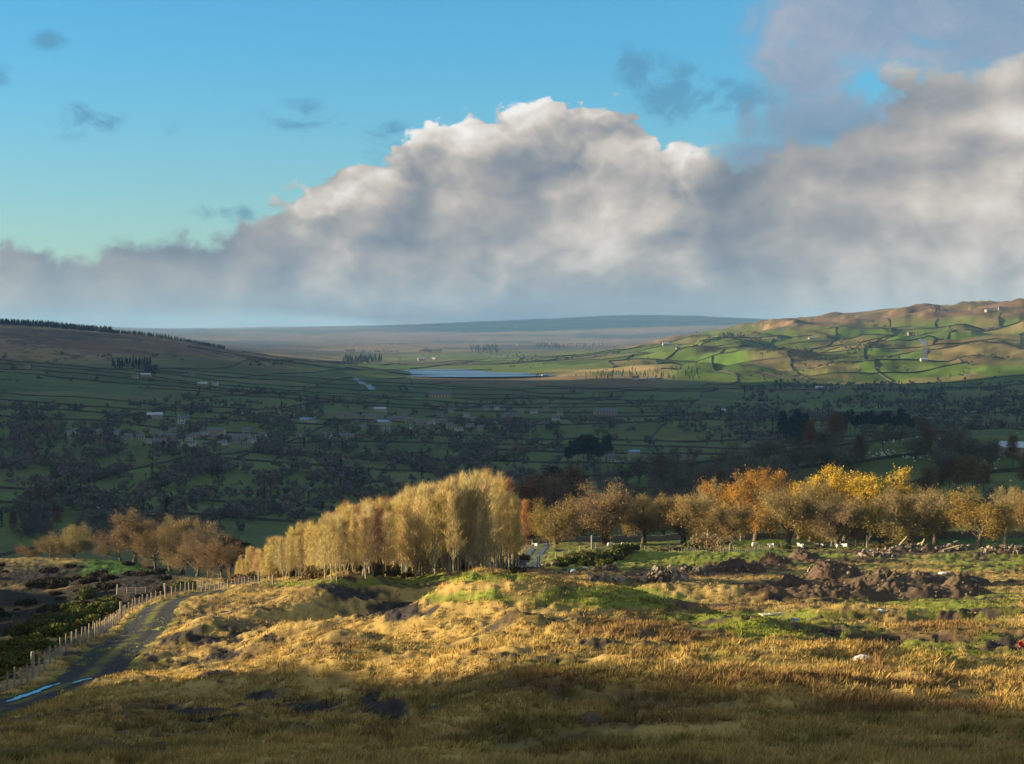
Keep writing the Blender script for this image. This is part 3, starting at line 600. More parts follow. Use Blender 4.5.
# ================================================================== trees
def rot_to(d, ang, phi):
    d = d / np.linalg.norm(d); a = np.cross(d, [0, 0, 1.] if abs(d[2]) < .95 else [1., 0, 0]); a /= np.linalg.norm(a); b = np.cross(d, a)
    return d * math.cos(ang) + (a * math.cos(phi) + b * math.sin(phi)) * math.sin(ang)
def grow(spec, g):
    lines, tips = [], []
    def br(p, d, Lh, r, lv):
        sp = spec['lv'][lv]; n = sp.get('n', 3); pts = [p]; dirs = []; rr = [r]
        for i in range(n):
            d = d + g.normal(0, sp['wob'], 3); d[2] += sp['up']; d = d / np.linalg.norm(d)
            p = p + d * Lh / n; pts.append(p); dirs.append(d); rr.append(r * (1 - (1 - sp.get('end', .45)) * (i + 1) / n))
        lines.append((np.array(pts), np.array(rr), lv))
        if lv + 1 < len(spec['lv']):
            ns = spec['lv'][lv + 1]; k = int(ns['k'] * g.uniform(.8, 1.25) + .5); ph = g.uniform(0, 6.28)
            for j in range(k):
                t = ns['t0'] + (1 - ns['t0']) * (j + g.uniform(.1, .9)) / k; f = t * n; i = min(int(f), n - 1)
                q = pts[i] + (pts[i + 1] - pts[i]) * (f - i); ph += 2.4 + g.normal(0, .3)
                sc_ = (1 - ns.get('fall', .35) * t) * g.uniform(.75, 1.2)
                br(q, rot_to(dirs[i], ns['ang'] * g.uniform(.75, 1.2), ph), Lh * ns['len'] * sc_ if 'abs' not in ns else ns['abs'] * sc_, (rr[i] * ns['rad']), lv + 1)
        else: tips.append((pts[-1], d)); tips.append((pts[len(pts) // 2], d))
    br(np.zeros(3) + [0, 0, -.25], np.array([g.normal(0, .04), g.normal(0, .04), 1.]), spec['h'], spec['r'], 0)
    return lines, np.array([a for a, _ in tips]), np.array([b for _, b in tips])
def tri_blades(p, d, ln, w, g):
    """thin twigs"""
    s = np.cross(d, g.normal(0, 1, d.shape)); s /= np.linalg.norm(s, axis=1)[:, None] + 1e-9
    v = np.stack([p - s * w[:, None] / 2, p + s * w[:, None] / 2, p + d * ln[:, None]], 1).reshape(-1, 3)
    return v, np.arange(len(v)).reshape(-1, 3)
def leaf_tris(p, size, g, flat=0.):
    a = g.normal(0, 1, p.shape); a[:, 2] *= 1 - flat; a /= np.linalg.norm(a, axis=1)[:, None]; b = np.cross(a, g.normal(0, 1, p.shape)); b /= np.linalg.norm(b, axis=1)[:, None]
    s = size[:, None]; v = np.stack([p - a * s * .6, p + b * s * .5, p + a * s * .6, p - b * s * .5], 1).reshape(-1, 3)
    return v, np.arange(len(v)).reshape(-1, 4)
def unit(v): return v / (np.linalg.norm(v, axis=1)[:, None] + 1e-9)
def tree_meshes(name, spec, m_bark, m_crown, seed):
    g = np.random.default_rng(seed); lines, tips, dirs = grow(spec, g); mb = MB()
    for pts, rr, lv in lines:
        if lv <= spec.get('tubes', 2): mb.tube(pts, np.maximum(rr, .02), 7 if lv == 0 else (5 if lv == 1 else 3), cap=False)
    if spec.get('flare'): mb.tube([[0, 0, -.4], [0, 0, .15], [0, 0, .6], [0, 0, 1.2]], [spec['r'] * 1.9, spec['r'] * 1.45, spec['r'] * 1.15, spec['r'] * .99], 8, False)
    trunk = mb.mesh(name + '_trunk', m_bark, True)
    vs, fs, n = [], [], 0; quads = []
    nt, nl = spec.get('twigs', 0), spec.get('leaves', 0)
    if nt:
        p = np.repeat(tips, nt, 0); d = unit(np.repeat(dirs, nt, 0) * spec.get('twdir', .7) + g.normal(0, .6, p.shape) + [0, 0, spec.get('twup', .1)]); p = p + g.normal(0, spec.get('twspread', .25), p.shape)
        v, f = tri_blades(p, d, g.uniform(.5, 1.2, len(p)) * spec['twlen'], g.uniform(.6, 1.3, len(p)) * spec['tww'], g); vs.append(v); fs.append(f); n += len(v)
    if nl:
        p = np.repeat(tips, nl, 0); p = p + g.normal(0, spec['lfspread'], p.shape) * [1, 1, .75]
        drop = fbm(p[:, 0] / 1.3 + p[:, 2], p[:, 1] / 1.3 - p[:, 2] * .7, seed, 2); p = p[drop > spec.get('gap', .3)]
        v, f = leaf_tris(p, g.uniform(.6, 1.3, len(p)) * spec['lf'], g); quads.append(f + n); vs.append(v); n += len(v)
    V = np.concatenate(vs); V[:, 2] = np.maximum(V[:, 2], .25)
    crown = mesh_np(name + '_crown', V, [a for a in (quads + fs)], m_crown, False)
    h = V[:, 2].max(); w = (V[:, 0].max() - V[:, 0].min() + V[:, 1].max() - V[:, 1].min()) / 2
    return trunk, crown, float(np.percentile(V[:, 2], 99.5)), float(w)
def place_d(px, d):
    az = float(az_of(px)); x, y = d * math.sin(az), d * math.cos(az); return x, y, float(land(np.array([x]), np.array([y]))[0]), d
PX = lambda d: F / d                                     # pixels per metre at a distance
def put_tree(name, variants, px, py, hpx, label, cat='tree', group=None, dmin=60., wide=1.0, rz=None, at=None, parts=('trunk', 'crown')):
    """one tree: an empty at its foot with a trunk and a crown; hpx is its height in thousandths as seen from the path"""
    x, y, z, d = (place_d(px, -dmin) if dmin < 0 else place(px, py, dmin)) if at is None else (*at, float(np.hypot(at[0], at[1])))
    tr, cr, h, w = variants[int(rng.integers(len(variants)))]
    s = hpx / PX(d) / h
    e = empty(name, (x, y, z - .1), rng.uniform(0, 6.28) if rz is None else rz); e.scale = (s * wide, s * wide, s)
    link(parts[0], tr, e); link(parts[1], cr, e); tag(e, label, cat, group); return e

def leafmat(name, c1, c2, c3=None, scale=.8, var=.6, trans=.25): return mat(name, c1, c2, scale, .85, obj_var=var, spec=.15, trans=trans, c3=c3, detail=3)
M_bark = mat('oak bark', (.055, .042, .030), (.13, .10, .07), 3., bump_=.5, obj_var=.3)
M_barkpale = mat('pale bark', (.16, .13, .085), (.36, .31, .21), 2.5, bump_=.3, obj_var=.3)
M_birchbark = mat('birch bark', (.18, .15, .09), (.36, .31, .20), 2.5, obj_var=.4)
M_barkgrey = mat('grey bark', (.05, .045, .04), (.10, .09, .075), 2.5, obj_var=.3)
M_oak = leafmat('russet oak leaves', (.15, .105, .040), (.26, .185, .066), (.18, .145, .052))
M_oakbrown = leafmat('tan oak twigs', (.18, .135, .055), (.29, .22, .088), (.155, .122, .050))
M_orange = leafmat('orange leaves', (.30, .135, .024), (.42, .21, .03), (.22, .10, .03), var=.25)
M_yellow = leafmat('yellow leaves', (.37, .24, .03), (.47, .31, .04), (.26, .185, .035), var=.2)
M_red = leafmat('reddish twigs', (.12, .082, .036), (.21, .142, .056))
M_birch = leafmat('golden twigs', (.35, .27, .105), (.47, .37, .15), (.27, .20, .075), var=.7, trans=.15)
M_birchred = leafmat('purple birch twigs', (.26, .125, .06), (.33, .17, .075), var=.4, trans=.15)
M_twig = leafmat('grey brown twigs', (.066, .058, .050), (.105, .090, .074), var=1.0, trans=.1)
M_twigred = leafmat('larch twigs', (.095, .048, .026), (.14, .072, .036), var=.7, trans=.1)
M_needle = leafmat('conifer needles', (.010, .020, .012), (.022, .036, .018), var=.4, trans=.05)
M_gorse = leafmat('gorse', (.040, .048, .013), (.085, .098, .022), (.13, .11, .026), var=.5, trans=.1)
M_bramble = leafmat('bramble', (.085, .060, .030), (.15, .11, .045), var=.6)

OAK = dict(h=3.0, r=.36, flare=1, tubes=3, lv=[dict(wob=.08, up=.05, n=4, end=.7), dict(k=9, t0=.45, ang=.95, len=1.7, rad=.55, wob=.16, up=.06, n=4, end=.35, fall=.1), dict(k=6, t0=.25, ang=.75, len=.52, rad=.55, wob=.2, up=.04, n=3), dict(k=5, t0=.2, ang=.7, len=.5, rad=.6, wob=.2, up=.03, n=2)],
           leaves=36, lf=.135, lfspread=.62, gap=.36, twigs=10, twlen=.9, tww=.035)
def sp(b, **k): d = dict(b); d.update(k); return d
V_oak = [tree_meshes('oak', OAK, M_bark, M_oak, s) for s in (1, 2)]
V_oakbrown = [tree_meshes('oak', sp(OAK, leaves=18, twigs=18, twlen=1.0), M_bark, M_oakbrown, s) for s in (3, 4, 5)]
V_orange = [tree_meshes('oak', sp(OAK, leaves=44, h=4.6), M_bark, M_orange, 6)]
V_yellow = [tree_meshes('sycamore', sp(OAK, leaves=60, h=4.2, lf=.2, lfspread=.5), M_bark, M_yellow, 7)]
V_red = [tree_meshes('beech', sp(OAK, leaves=7, twigs=12, h=4.4, r=.30), M_bark, M_red, s) for s in (8, 9)]
V_tall = [tree_meshes('ash', sp(OAK, leaves=3, twigs=12, h=6.5, r=.3, twlen=.9, lv=[OAK['lv'][0], sp(OAK['lv'][1], k=9, ang=.7, len=.7, t0=.45), OAK['lv'][2], OAK['lv'][3]]), M_barkpale, M_oakbrown, s) for s in (10, 11)]
BIRCH = dict(h=12.5, r=.095, tubes=1, lv=[dict(wob=.03, up=.08, n=8, end=.12), dict(k=34, t0=.13, ang=.40, abs=3.3, len=.2, rad=.4, wob=.13, up=.20, n=3, end=.3, fall=.78), dict(k=4, t0=.25, ang=.45, len=.42, rad=.5, wob=.15, up=.12, n=2)],
             twigs=6, twlen=1.1, tww=.030, twup=1.1, twdir=.8, twspread=.16)
V_birch = [tree_meshes('birch', BIRCH, M_birchbark, M_birch, s) for s in (21, 22, 23, 24)]
V_birchred = [tree_meshes('birch', BIRCH, M_birchbark, M_birchred, 25)]
BARE = dict(h=4.4, r=.32, tubes=1, lv=[dict(wob=.06, up=.05, n=3, end=.7), dict(k=8, t0=.45, ang=.75, len=1.2, rad=.5, wob=.15, up=.08, n=3, fall=.1), dict(k=6, t0=.2, ang=.7, len=.5, rad=.5, wob=.2, up=.05, n=2)],
            twigs=9, twlen=1.5, tww=.085, twspread=.5, leaves=2, lf=.42, lfspread=.7, gap=.3)
V_bare = [tree_meshes('bare_tree', BARE, M_barkgrey, M_twig, s) for s in (31, 32, 33)]
V_larch = [tree_meshes('larch', sp(BARE, h=11., r=.2, lv=[dict(wob=.03, up=.1, n=5, end=.1), dict(k=24, t0=.2, ang=1.2, len=.2, abs=2.8, rad=.3, wob=.1, up=.02, n=2, fall=.75), dict(k=4, t0=.3, ang=.6, len=.45, rad=.5, wob=.15, up=0, n=2)]), M_barkgrey, M_twigred, s) for s in (34, 35)]
SPRUCE = dict(h=14., r=.22, tubes=0, lv=[dict(wob=.015, up=.1, n=6, end=.08), dict(k=60, t0=.08, ang=1.75, len=.2, abs=3.6, rad=.25, wob=.06, up=.02, n=3, fall=.9)], leaves=26, lf=.55, lfspread=.45, gap=.2, twigs=6, twlen=1.2, tww=.22, twspread=.3, twup=-.1)
V_spruce = [tree_meshes('spruce', SPRUCE, M_barkgrey, M_needle, s) for s in (41, 42)]
PINE = dict(h=11., r=.24, tubes=1, lv=[dict(wob=.03, up=.08, n=5, end=.35), dict(k=20, t0=.50, ang=1.1, len=.2, abs=3.2, rad=.35, wob=.12, up=.10, n=3, fall=.5), dict(k=3, t0=.4, ang=.6, len=.4, rad=.5, wob=.1, up=.1, n=2)], leaves=16, lf=.5, lfspread=.5, gap=.28)
V_pine = [tree_meshes('pine', PINE, M_barkgrey, M_needle, s) for s in (43, 44)]

# ---- the row of oaks along the wall
row = [  # base, height, kind, label, widening
 (556, 545, 50, V_oak, 'russet oak with a ragged low crown beside the field gate lane', 1.0),
 (606, 545, 68, V_oak, 'broadest russet oak in the row, its dark limbs fanning from a short trunk', 1.12),
 (644, 544, 54, V_oakbrown, 'brown oak leaning against the broadest oak of the row', 1.0),
 (684, 545, 56, V_oakbrown, 'round tan oak between the broadest oak and the dark low one', 1.05),
 (708, 541, 70, V_tall, 'tall thin bare ash sticking up above the tan oaks', .55),
 (728, 545, 44, V_oakbrown, 'low dark domed oak standing in front of the orange tree', 1.3),
 (756, 541, 72, V_orange, 'bright orange tree rising above the brown oaks', .95),
 (741, 541, 66, V_tall, 'dead pale snag with stubby limbs beside the orange tree', .35),
 (788, 546, 64, V_oakbrown, 'grey brown oak to the east of the orange tree', 1.05),
 (812, 542, 66, V_oakbrown, 'pale topped oak between the orange tree and the yellow one', .9),
 (838, 546, 54, V_oakbrown, 'bushy brown oak in front of the yellow tree', 1.1),
 (846, 541, 71, V_yellow, 'golden yellow tree with the brightest crown of the row', .95),
 (872, 541, 70, V_yellow, 'second golden yellow tree, olive on its shaded side', .9),
 (882, 546, 54, V_oak, 'russet oak at the foot of the golden trees', 1.0),
 (912, 547, 63, V_oakbrown, 'tan oak with a bare pale trunk and forked crown', 1.05),
 (936, 545, 58, V_oakbrown, 'brown oak behind the one with the bare pale trunk', .95),
 (980, 548, 62, V_oak, 'wide russet oak standing alone at the eastern end of the wall', 1.15),
 (1006, 545, 62, V_tall, 'thin pale ash beyond the lone russet oak', .8),
 (1046, 545, 56, V_oakbrown, 'brown oak past the thin pale ash', 1.0),
 (534, 543, 40, V_oakbrown, 'small brown oak beside the birch wood and the gated lane', 1.0),
]
for px, py, h, v, lb, wd in row:
    e = put_tree('oak_tree' if v not in (V_tall, V_yellow) else ('ash_tree' if v is V_tall else 'sycamore_tree'), v, px, py, h * (.97 if v in (V_yellow, V_orange) else .9), lb, 'tree', 'trees in the row along the wall', 200., wd)
fill = [(583, 540, 40), (626, 540, 44), (664, 540, 42), (716, 540, 42), (772, 540, 46), (800, 540, 48), (860, 540, 48), (898, 540, 44), (948, 540, 38)]
for px, py, h in fill:
    put_tree('oak_tree', V_oakbrown if rng.random() < .6 else V_oak, px, py - rng.uniform(0, 1.2), h, 'brown oak filling the gaps behind the front trees of the row', 'tree', 'oaks behind the front row', 380., 1.0)

# ---- the clump above the gill
for px, py, h, v, lb, wd in [
 (28, 551, 18, V_red, 'low dull brown tree at the western end of the clump', 1.3), (48, 553, 24, V_red, 'small brown tree with a flat crown above the green bank', 1.2),
 (72, 551, 36, V_oakbrown, 'round pale brown tree with a light forked trunk above the gill', 1.1), (134, 557, 53, V_oak, 'orange brown oak with a bare trunk at the edge of the clump', 1.0),
 (155, 562, 52, V_red, 'reddish beech next to the orange brown oak', .85), (170, 560, 56, V_red, 'pale trunked beech in the middle of the clump', .8),
 (182, 560, 57, V_oakbrown, 'pale golden topped tree, tallest in the clump above the gill', .85), (196, 566, 54, V_red, 'broad reddish tree leaning over the gill', 1.0),
 (207, 562, 50, V_red, 'brown tree between the reddish one and the dark pines', .9), (120, 556, 40, V_red, 'small dark tree tucked under the orange brown oak', .9), (222, 570, 46, V_red, 'dull reddish tree below the dark pines by the birches', 1.0)]:
    put_tree('beech_tree' if v is V_red else 'oak_tree', v, px, py, h, lb, 'tree', 'trees in the clump above the gill', -(438 - (py - 556) * 4), wd)
for px, py, h, lb in [(218, 566, 48, 'dark green pine rounding out above the reddish trees'), (229, 568, 48, 'tallest dark pine between the clump and the birches'), (240, 570, 46, 'dark pine touching the first birches'), (246, 572, 44, 'dark pine half hidden by the first birches')]:
    put_tree('pine_tree', V_pine, px, py, h, lb, 'tree', 'pines beside the birch wood', -400., 1.3)

# ---- the birch plantation
TOPX = [232, 250, 275, 300, 330, 350, 380, 410, 440, 465, 485, 500, 510, 520]; TOPY = [564, 545, 530, 519, 505, 496, 490, 483, 472, 466, 464, 470, 478, 492]
FOOTX = [228, 260, 300, 350, 420, 480, 510, 540]; FOOTY = [584, 582, 580.5, 579.5, 578, 575, 572, 566]
nb = 0
for rowi in range(7):
    for px in np.arange(234, 519, 6.4):
        px = px + rng.uniform(-7, 7); foot = np.interp(px, FOOTX, FOOTY) - .4
        x, y, z, d = place(px, foot, 150.); d2 = d + rowi * 5.0 + rng.uniform(-3, 3); az = float(az_of(px)); x, y = d2 * math.sin(az), d2 * math.cos(az)
        z = float(land(np.array([x]), np.array([y]))[0]); top = np.interp(px, TOPX, TOPY) + rng.uniform(-2, 10) + (7 - rowi) * (1.8 if px > 262 else .8)
        if rowi < 2 and px < 255 and rng.random() < .4: continue
        zt = slope_of(px, top) * d2; hm_ = zt - z
        if hm_ < 2.2: continue
        redz = math.exp(-((px - 372) / 26) ** 2 - ((top - 506) / 14) ** 2)
        v = V_birchred if rng.random() < redz * .5 + .05 else V_birch
        put_tree('birch_tree', v, px, foot, hm_ * F / d2, 'slender bare golden birch in the dense sunlit plantation', 'tree', 'birches in the plantation', at=(x, y, z), wide=rng.uniform(1.0, 1.9) * (min(1.0, .55 + 6 / hm_) if hm_ > 8 else 1.25)); nb += 1
print('birches', nb)
# ---- dark reddish larch wood on the slope behind the birches
for k in range(64):
    px = rng.uniform(428, 572); top = 446 + abs(px - 490) * .18 + rng.uniform(0, 26); az = float(az_of(px)); d = rng.uniform(640, 860)
    x, y = d * math.sin(az), d * math.cos(az); z = float(land(np.array([x]), np.array([y]))[0]); h = slope_of(px, top) * d - z
    if h < 5 or h > 46: h = np.clip(h, 9, 24)
    h = min(h, 27.)
    conif = rng.random() < .16
    put_tree('spruce_tree' if conif else 'larch_tree', V_spruce if conif else V_larch, px, 0, h * F / d,
             'dark spruce among the reddish larches behind the birches' if conif else 'bare reddish larch in the shaded wood behind the birches', 'tree', 'trees of the larch wood' if not conif else 'spruces in the larch wood', at=(x, y, z), wide=1.25)
# ================================================================== the sward: blades of moor grass standing on the ground
def sward(name, n, d0, d1, blades, label, hmul=1.0):
    px = rng.uniform(-110, 1134, n); dd = np.exp(rng.uniform(math.log(d0), math.log(d1), n)); az = az_of(px)
    x, y = dd * np.sin(az), dd * np.cos(az); z = land(x, y); cv, pt, ea, tr = cover_near(x, y, z, dd)
    ln = near_line(x, y, LNE, 6)
    ok = (pt < rng.uniform(.15, .9, n)) & (ea < .35) & (tr > 2.0) & (ln > 2.6) & (vnoise(x / .62, y / .62, 51) + (fbm(x / 2.2, y / 2.2, 163, 2) - .5) * 1.2 + rng.uniform(-.2, .3, n) > .42)
    x, y, z, dd, cv, tr = x[ok], y[ok], z[ok], dd[ok], cv[ok], tr[ok]
    z = z + tussock(x, y, dd) * np.clip(sst(1.4, 2.6, tr), 0, 1); n = len(x)
    rusty = sst(.045, .09, cv[:, 0] - cv[:, 1]) * (cv[:, 0] < .24); green = (cv[:, 1] > cv[:, 0]) * 1.0
    h = (rng.uniform(.09, .24, n) + .13 * rusty - .03 * green) * hmul * (.7 + .6 * fbm(x / 5, y / 5, 161, 2))
    lean = np.stack([rng.normal(.22, .25, n), rng.normal(-.10, .25, n)], 1)
    N = n * blades; i = np.repeat(np.arange(n), blades)
    r = .05 + .10 * rng.random(N); th = rng.uniform(0, 6.28, N)
    bx, by = x[i] + r * np.cos(th), y[i] + r * np.sin(th); bh = h[i] * rng.uniform(.55, 1.15, N)
    tip = np.stack([bx + (lean[i, 0] + .9 * np.cos(th) * rng.random(N)) * bh, by + (lean[i, 1] + .9 * np.sin(th) * rng.random(N)) * bh, z[i] + bh * .92], 1)
    w = (.010 + dd[i] * .00016) * rng.uniform(.7, 1.5, N); wt = rng.uniform(0, 3.14, N)
    a = np.stack([bx - w * np.cos(wt), by - w * np.sin(wt), z[i] - .03], 1); b_ = np.stack([bx + w * np.cos(wt), by + w * np.sin(wt), z[i] - .03], 1)
    v = np.stack([a, b_, tip], 1).reshape(-1, 3); c = cv[i] * rng.uniform(.7, 1.55, N)[:, None] + np.array([[.022, .016, .006]]) * (rng.random((N, 1)) < .5)
    tag(link(name, mesh_np(name, v, np.arange(len(v)).reshape(-1, 3), M_sward, False, {'cover': np.repeat(c, 3, 0)})), label, kind='stuff')
M_sward = attr_mat('dry grass blades', .9, .25, trans=.25)
sward('moor_grass', 80000, 35., 120., 9, 'pale tussocky moor grass')
sward('rough_grass', 46000, 115., 330., 5, 'short rough grass and rushes further down the slope', 1.15)

# broken shale lying in the scars
def shale(n, d0, d1):
    px = rng.uniform(-60, 1084, n); dd = np.exp(rng.uniform(math.log(d0), math.log(d1), n)); az = az_of(px); x, y = dd * np.sin(az), dd * np.cos(az); z = land(x, y); cv, pt, ea, tr = cover_near(x, y, z, dd)
    ok = (pt > .35) | (ea > .5); x, y, z, dd, cv, ea, pt = x[ok], y[ok], z[ok], dd[ok], cv[ok], ea[ok], pt[ok]; n = len(x)
    z = z + pt * ((fbm(x / .35, y / .35, 121, 3) - .5) * .22 + (fbm(x / 1.4, y / 1.4, 127, 3) - .5) * .3)
    o8 = np.array([[1, 0, 0], [-1, 0, 0], [0, 1, 0], [0, -1, 0], [0, 0, 1], [0, 0, -1.]]); f8 = np.array([[0, 2, 4], [2, 1, 4], [1, 3, 4], [3, 0, 4], [2, 0, 5], [1, 2, 5], [3, 1, 5], [0, 3, 5]])
    v = o8[None] * (rng.uniform(.5, 1.3, (n, 6, 1)) * (rng.uniform(.03, .13, n) * (.6 + dd / 200))[:, None, None]) * [1.2, 1.0, .7]; th = rng.uniform(0, 6.28, n); ca, sa = np.cos(th)[:, None], np.sin(th)[:, None]
    v = np.stack([v[..., 0] * ca - v[..., 1] * sa + x[:, None], v[..., 0] * sa + v[..., 1] * ca + y[:, None], v[..., 2] + z[:, None] + .03], -1)
    c = cv * rng.uniform(.5, 2.6, n)[:, None] + .008
    tag(link('shale', mesh_np('shale', v.reshape(-1, 3), (np.arange(n)[:, None, None] * 6 + f8[None]).reshape(-1, 3), M_sward, False, {'cover': np.repeat(c, 6, 0)})), 'broken dark shale and clods lying in the bare scars', kind='stuff')
shale(160000, 40., 330.)

# ================================================================== fences, gate, walls
M_post = mat('weathered post', (.17, .14, .10), (.34, .29, .21), 5., bump_=.4, obj_var=.5)
M_wire = bpy.data.materials.new('galvanised wire'); M_wire.use_nodes = True; b = M_wire.node_tree.nodes['Principled BSDF']; b.inputs['Base Color'].default_value = (.33, .33, .33, 1); b.inputs['Metallic'].default_value = .6; b.inputs['Roughness'].default_value = .5
def post_mesh(h, r, k=7):
    return MB().tube([[0, 0, -.4], [0, 0, h - .05], [0, 0, h]], [r, r * .97, r * .7], k).mesh('post', M_post, False)
P_post = [post_mesh(1.28, .062), post_mesh(1.34, .058), post_mesh(1.22, .066)]; P_strain = post_mesh(1.75, .12, 9)
def fence(px_pts, gap, label, strain=(), height=1.05, rows=5, netting=True, dmin=60., hscale=1.0):
    w = np.array([place(px, py, dmin)[:3] for px, py in px_pts]) if isinstance(px_pts, list) else px_pts
    seg = np.r_[0, np.cumsum(np.hypot(*np.diff(w[:, :2], axis=0).T))]
    n = max(2, int(seg[-1] / gap) + 1); s = np.linspace(0, seg[-1], n) + np.r_[0, rng.uniform(-.12, .12, max(0, n - 2)) * gap, 0]
    x = np.interp(s, seg, w[:, 0]); y = np.interp(s, seg, w[:, 1]); z = land(x, y)
    e = empty('wire_fence', (x[0], y[0], z[0])); tag(e, label, 'fence', 'fences'); 
    for i in range(n):
        big = i in (0, n - 1) or i in strain
        p = link('post', P_strain if big else P_post[i % 3], e); p.location = (x[i] - x[0], y[i] - y[0], z[i] - z[0])
        p.rotation_euler = (rng.normal(0, .03), rng.normal(0, .03), rng.uniform(0, 6)); p.scale = (1, 1, rng.uniform(.93, 1.07) * hscale)
    L3 = np.stack([x, y, z], 1) - [x[0], y[0], z[0]]
    for k in range(rows):
        MB().tube(L3 + [0, 0, .15 + (height - .1) * k / (rows - 1)], 0.007, 4, False).build('wire', M_wire, e)
    if netting:
        m = MB(); q = np.arange(0, seg[-1], .25); qx = np.interp(q, s, L3[:, 0]); qy = np.interp(q, s, L3[:, 1]); qz = np.interp(q, s, L3[:, 2])
        for a, b_, c in zip(qx, qy, qz): m.tube([[a, b_, c + .12], [a, b_, c + .85]], .006, 3, False)
        m.build('netting', M_wire, e)
    return e
t_ = np.gradient(TRK, axis=0); t_ /= np.linalg.norm(t_, axis=1)[:, None]; side = TRK + np.stack([-t_[:, 1], t_[:, 0]], 1) * 3.2; sp_ = project(side[:, 0], side[:, 1], land(side[:, 0], side[:, 1]))[0]
bend = int(np.argmax(TRK[:, 1] > 178)); fend = int(np.argmax(sp_ > 276))
fence(side[:bend:6], 2.3, 'wire fence on pale posts running beside the gravel track', (9, 22), hscale=1.05)
fence(side[bend:fend:6], 2.0, 'wire fence that bends away from the track towards the birch wood', (12,))
fence([(116, 597), (128, 596), (140, 596), (152, 594), (172, 592), (200, 589), (235, 587), (258, 585)], 2.4, 'second wire fence, beyond the bend of the track above the gill')
fence([(556, 563), (572, 556), (600, 551), (640, 551), (690, 552), (730, 553)], 3.0, 'low wire fence across the green field in front of the broadest oak', hscale=.95, dmin=200.)
fence([(732, 553), (770, 550), (800, 549), (832, 549)], 3.4, 'wire fence in front of the grazing sheep and the golden trees', dmin=200.)
fence([(516, 569), (519, 560), (525, 553), (532, 548)], 2.6, 'short fence on the birch wood side of the gated lane', netting=False, dmin=200.)
def rails(px0, px1, py, label):
    a = np.array(place(px0, py, 200.)[:3]); b_ = np.array(place(px1, py, 200.)[:3]); e = empty('rail_fence', a); tag(e, label, 'fence', 'fences')
    for k in range(4):
        q = (b_ - a) * k / 3; p = link('post', P_post[0], e); p.location = q; p.scale = (1.5, 1.5, 1.05)
    for h in (.45, .8, 1.1): MB().tube([[0, 0, h], list((b_ - a) / 2 + [0, 0, h + .01]), list(b_ - a + [0, 0, h])], .055, 5).build('rail', M_post, e)
rails(841, 864, 546.5, 'short wooden post and rail fence below the tree with golden leaves')
def stake(px, py, h, label, r=1.0):
    x, y, z, d = place(px, py, 100.); o = link('gate_post', P_strain, None); o.location = (x, y, z); s = h / 1.75; o.scale = (s * r, s * r, s); tag(o, label, 'post')
stake(868, 548, 2.6, 'tall stout wooden post at the end of the rail fence', 1.5)
stake(592, 552, 2.6, 'lone tall pale post among the fence posts below the broadest oak', .9)
# field gate across the lane
ga = np.array(place(518.5, 569, 200.)[:3]); gb = np.array(place(537.5, 569, 200.)[:3]); e = empty('field_gate', ga); tag(e, 'pale metal field gate closing the lane beside the birch wood', 'gate')
for q in (ga, gb): p = link('gate_post', P_strain, e); p.location = q - ga
for h in (.3, .5, .72, .95, 1.2): MB().tube([[0, 0, h], list((gb - ga) + [0, 0, h])], .03, 5).build('bar', M_wire, e)
MB().tube([[0, 0, .3], list((gb - ga) * .5 + [0, 0, 1.2]), list((gb - ga) + [0, 0, .3])], .025, 5).build('brace', M_wire, e)

M_stone = mat('drystone', (.040, .038, .032), (.12, .11, .09), 1.6, bump_=.5, obj_var=.3, c3=(.07, .07, .05))
def stone_wall(w2, h, th, label, group=None, name='stone_wall', step=2.5, m=None, coping=False):
    seg = np.r_[0, np.cumsum(np.hypot(*np.diff(w2, axis=0).T))]; n = max(3, int(seg[-1] / step)); s = np.linspace(0, seg[-1], n)
    x = np.interp(s, seg, w2[:, 0]); y = np.interp(s, seg, w2[:, 1]); z = land(x, y)
    tx, ty = np.gradient(x), np.gradient(y); l = np.hypot(tx, ty) + 1e-9; nx_, ny_ = -ty / l, tx / l
    hh = h * (.8 + .4 * fbm(s / 9 + x[0], s * 0, 171, 3)); 
    prof = [(-th / 2, -.6, 0), (-th * .36, 0, 1), (th * .36, 0, 1), (th / 2, -.6, 0)]
    v = np.concatenate([np.stack([x + nx_ * o_, y + ny_ * o_, z + (hh * f_ if f_ else -.5)], 1)[:, None] for o_, _, f_ in prof], 1)
    i = np.arange(n - 1)[:, None] * 4; j = np.arange(3)[None]; q = np.stack([i + j, i + j + 1, i + j + 5, i + j + 4], -1).reshape(-1, 4)
    q = np.vstack([q, [[0, 3, 2, 1]], [[4 * n - 4, 4 * n - 3, 4 * n - 2, 4 * n - 1]]]); vv = v.reshape(-1, 3); o0 = vv[0].copy()
    o = link(name, mesh_np(name, vv - o0, q[:, ::-1], m or M_stone, False)); o.location = o0; tag(o, label, 'wall' if name.endswith('wall') else 'hedge', group)
    if coping:
        cm = MB()
        for k in range(n - 1):
            for t_ in (.2, .6): cm.box((x[k] + (x[k + 1] - x[k]) * t_ - o0[0], y[k] + (y[k + 1] - y[k]) * t_ - o0[1], z[k] + hh[k] + .02 - o0[2]), (.9, th * .75, rng.uniform(.2, .34)), math.atan2(ty[k], tx[k]), .8)
        cm.build('coping', M_stone, o)
    return o
w = np.array([place_d(px, d)[:2] for px, d in [(526, 470), (600, 472), (700, 474), (800, 474), (900, 476), (1000, 478), (1090, 480)]])
stone_wall(w, 1.7, .8, 'long dark dry stone wall under the row of oaks', 'dry stone walls', coping=True)

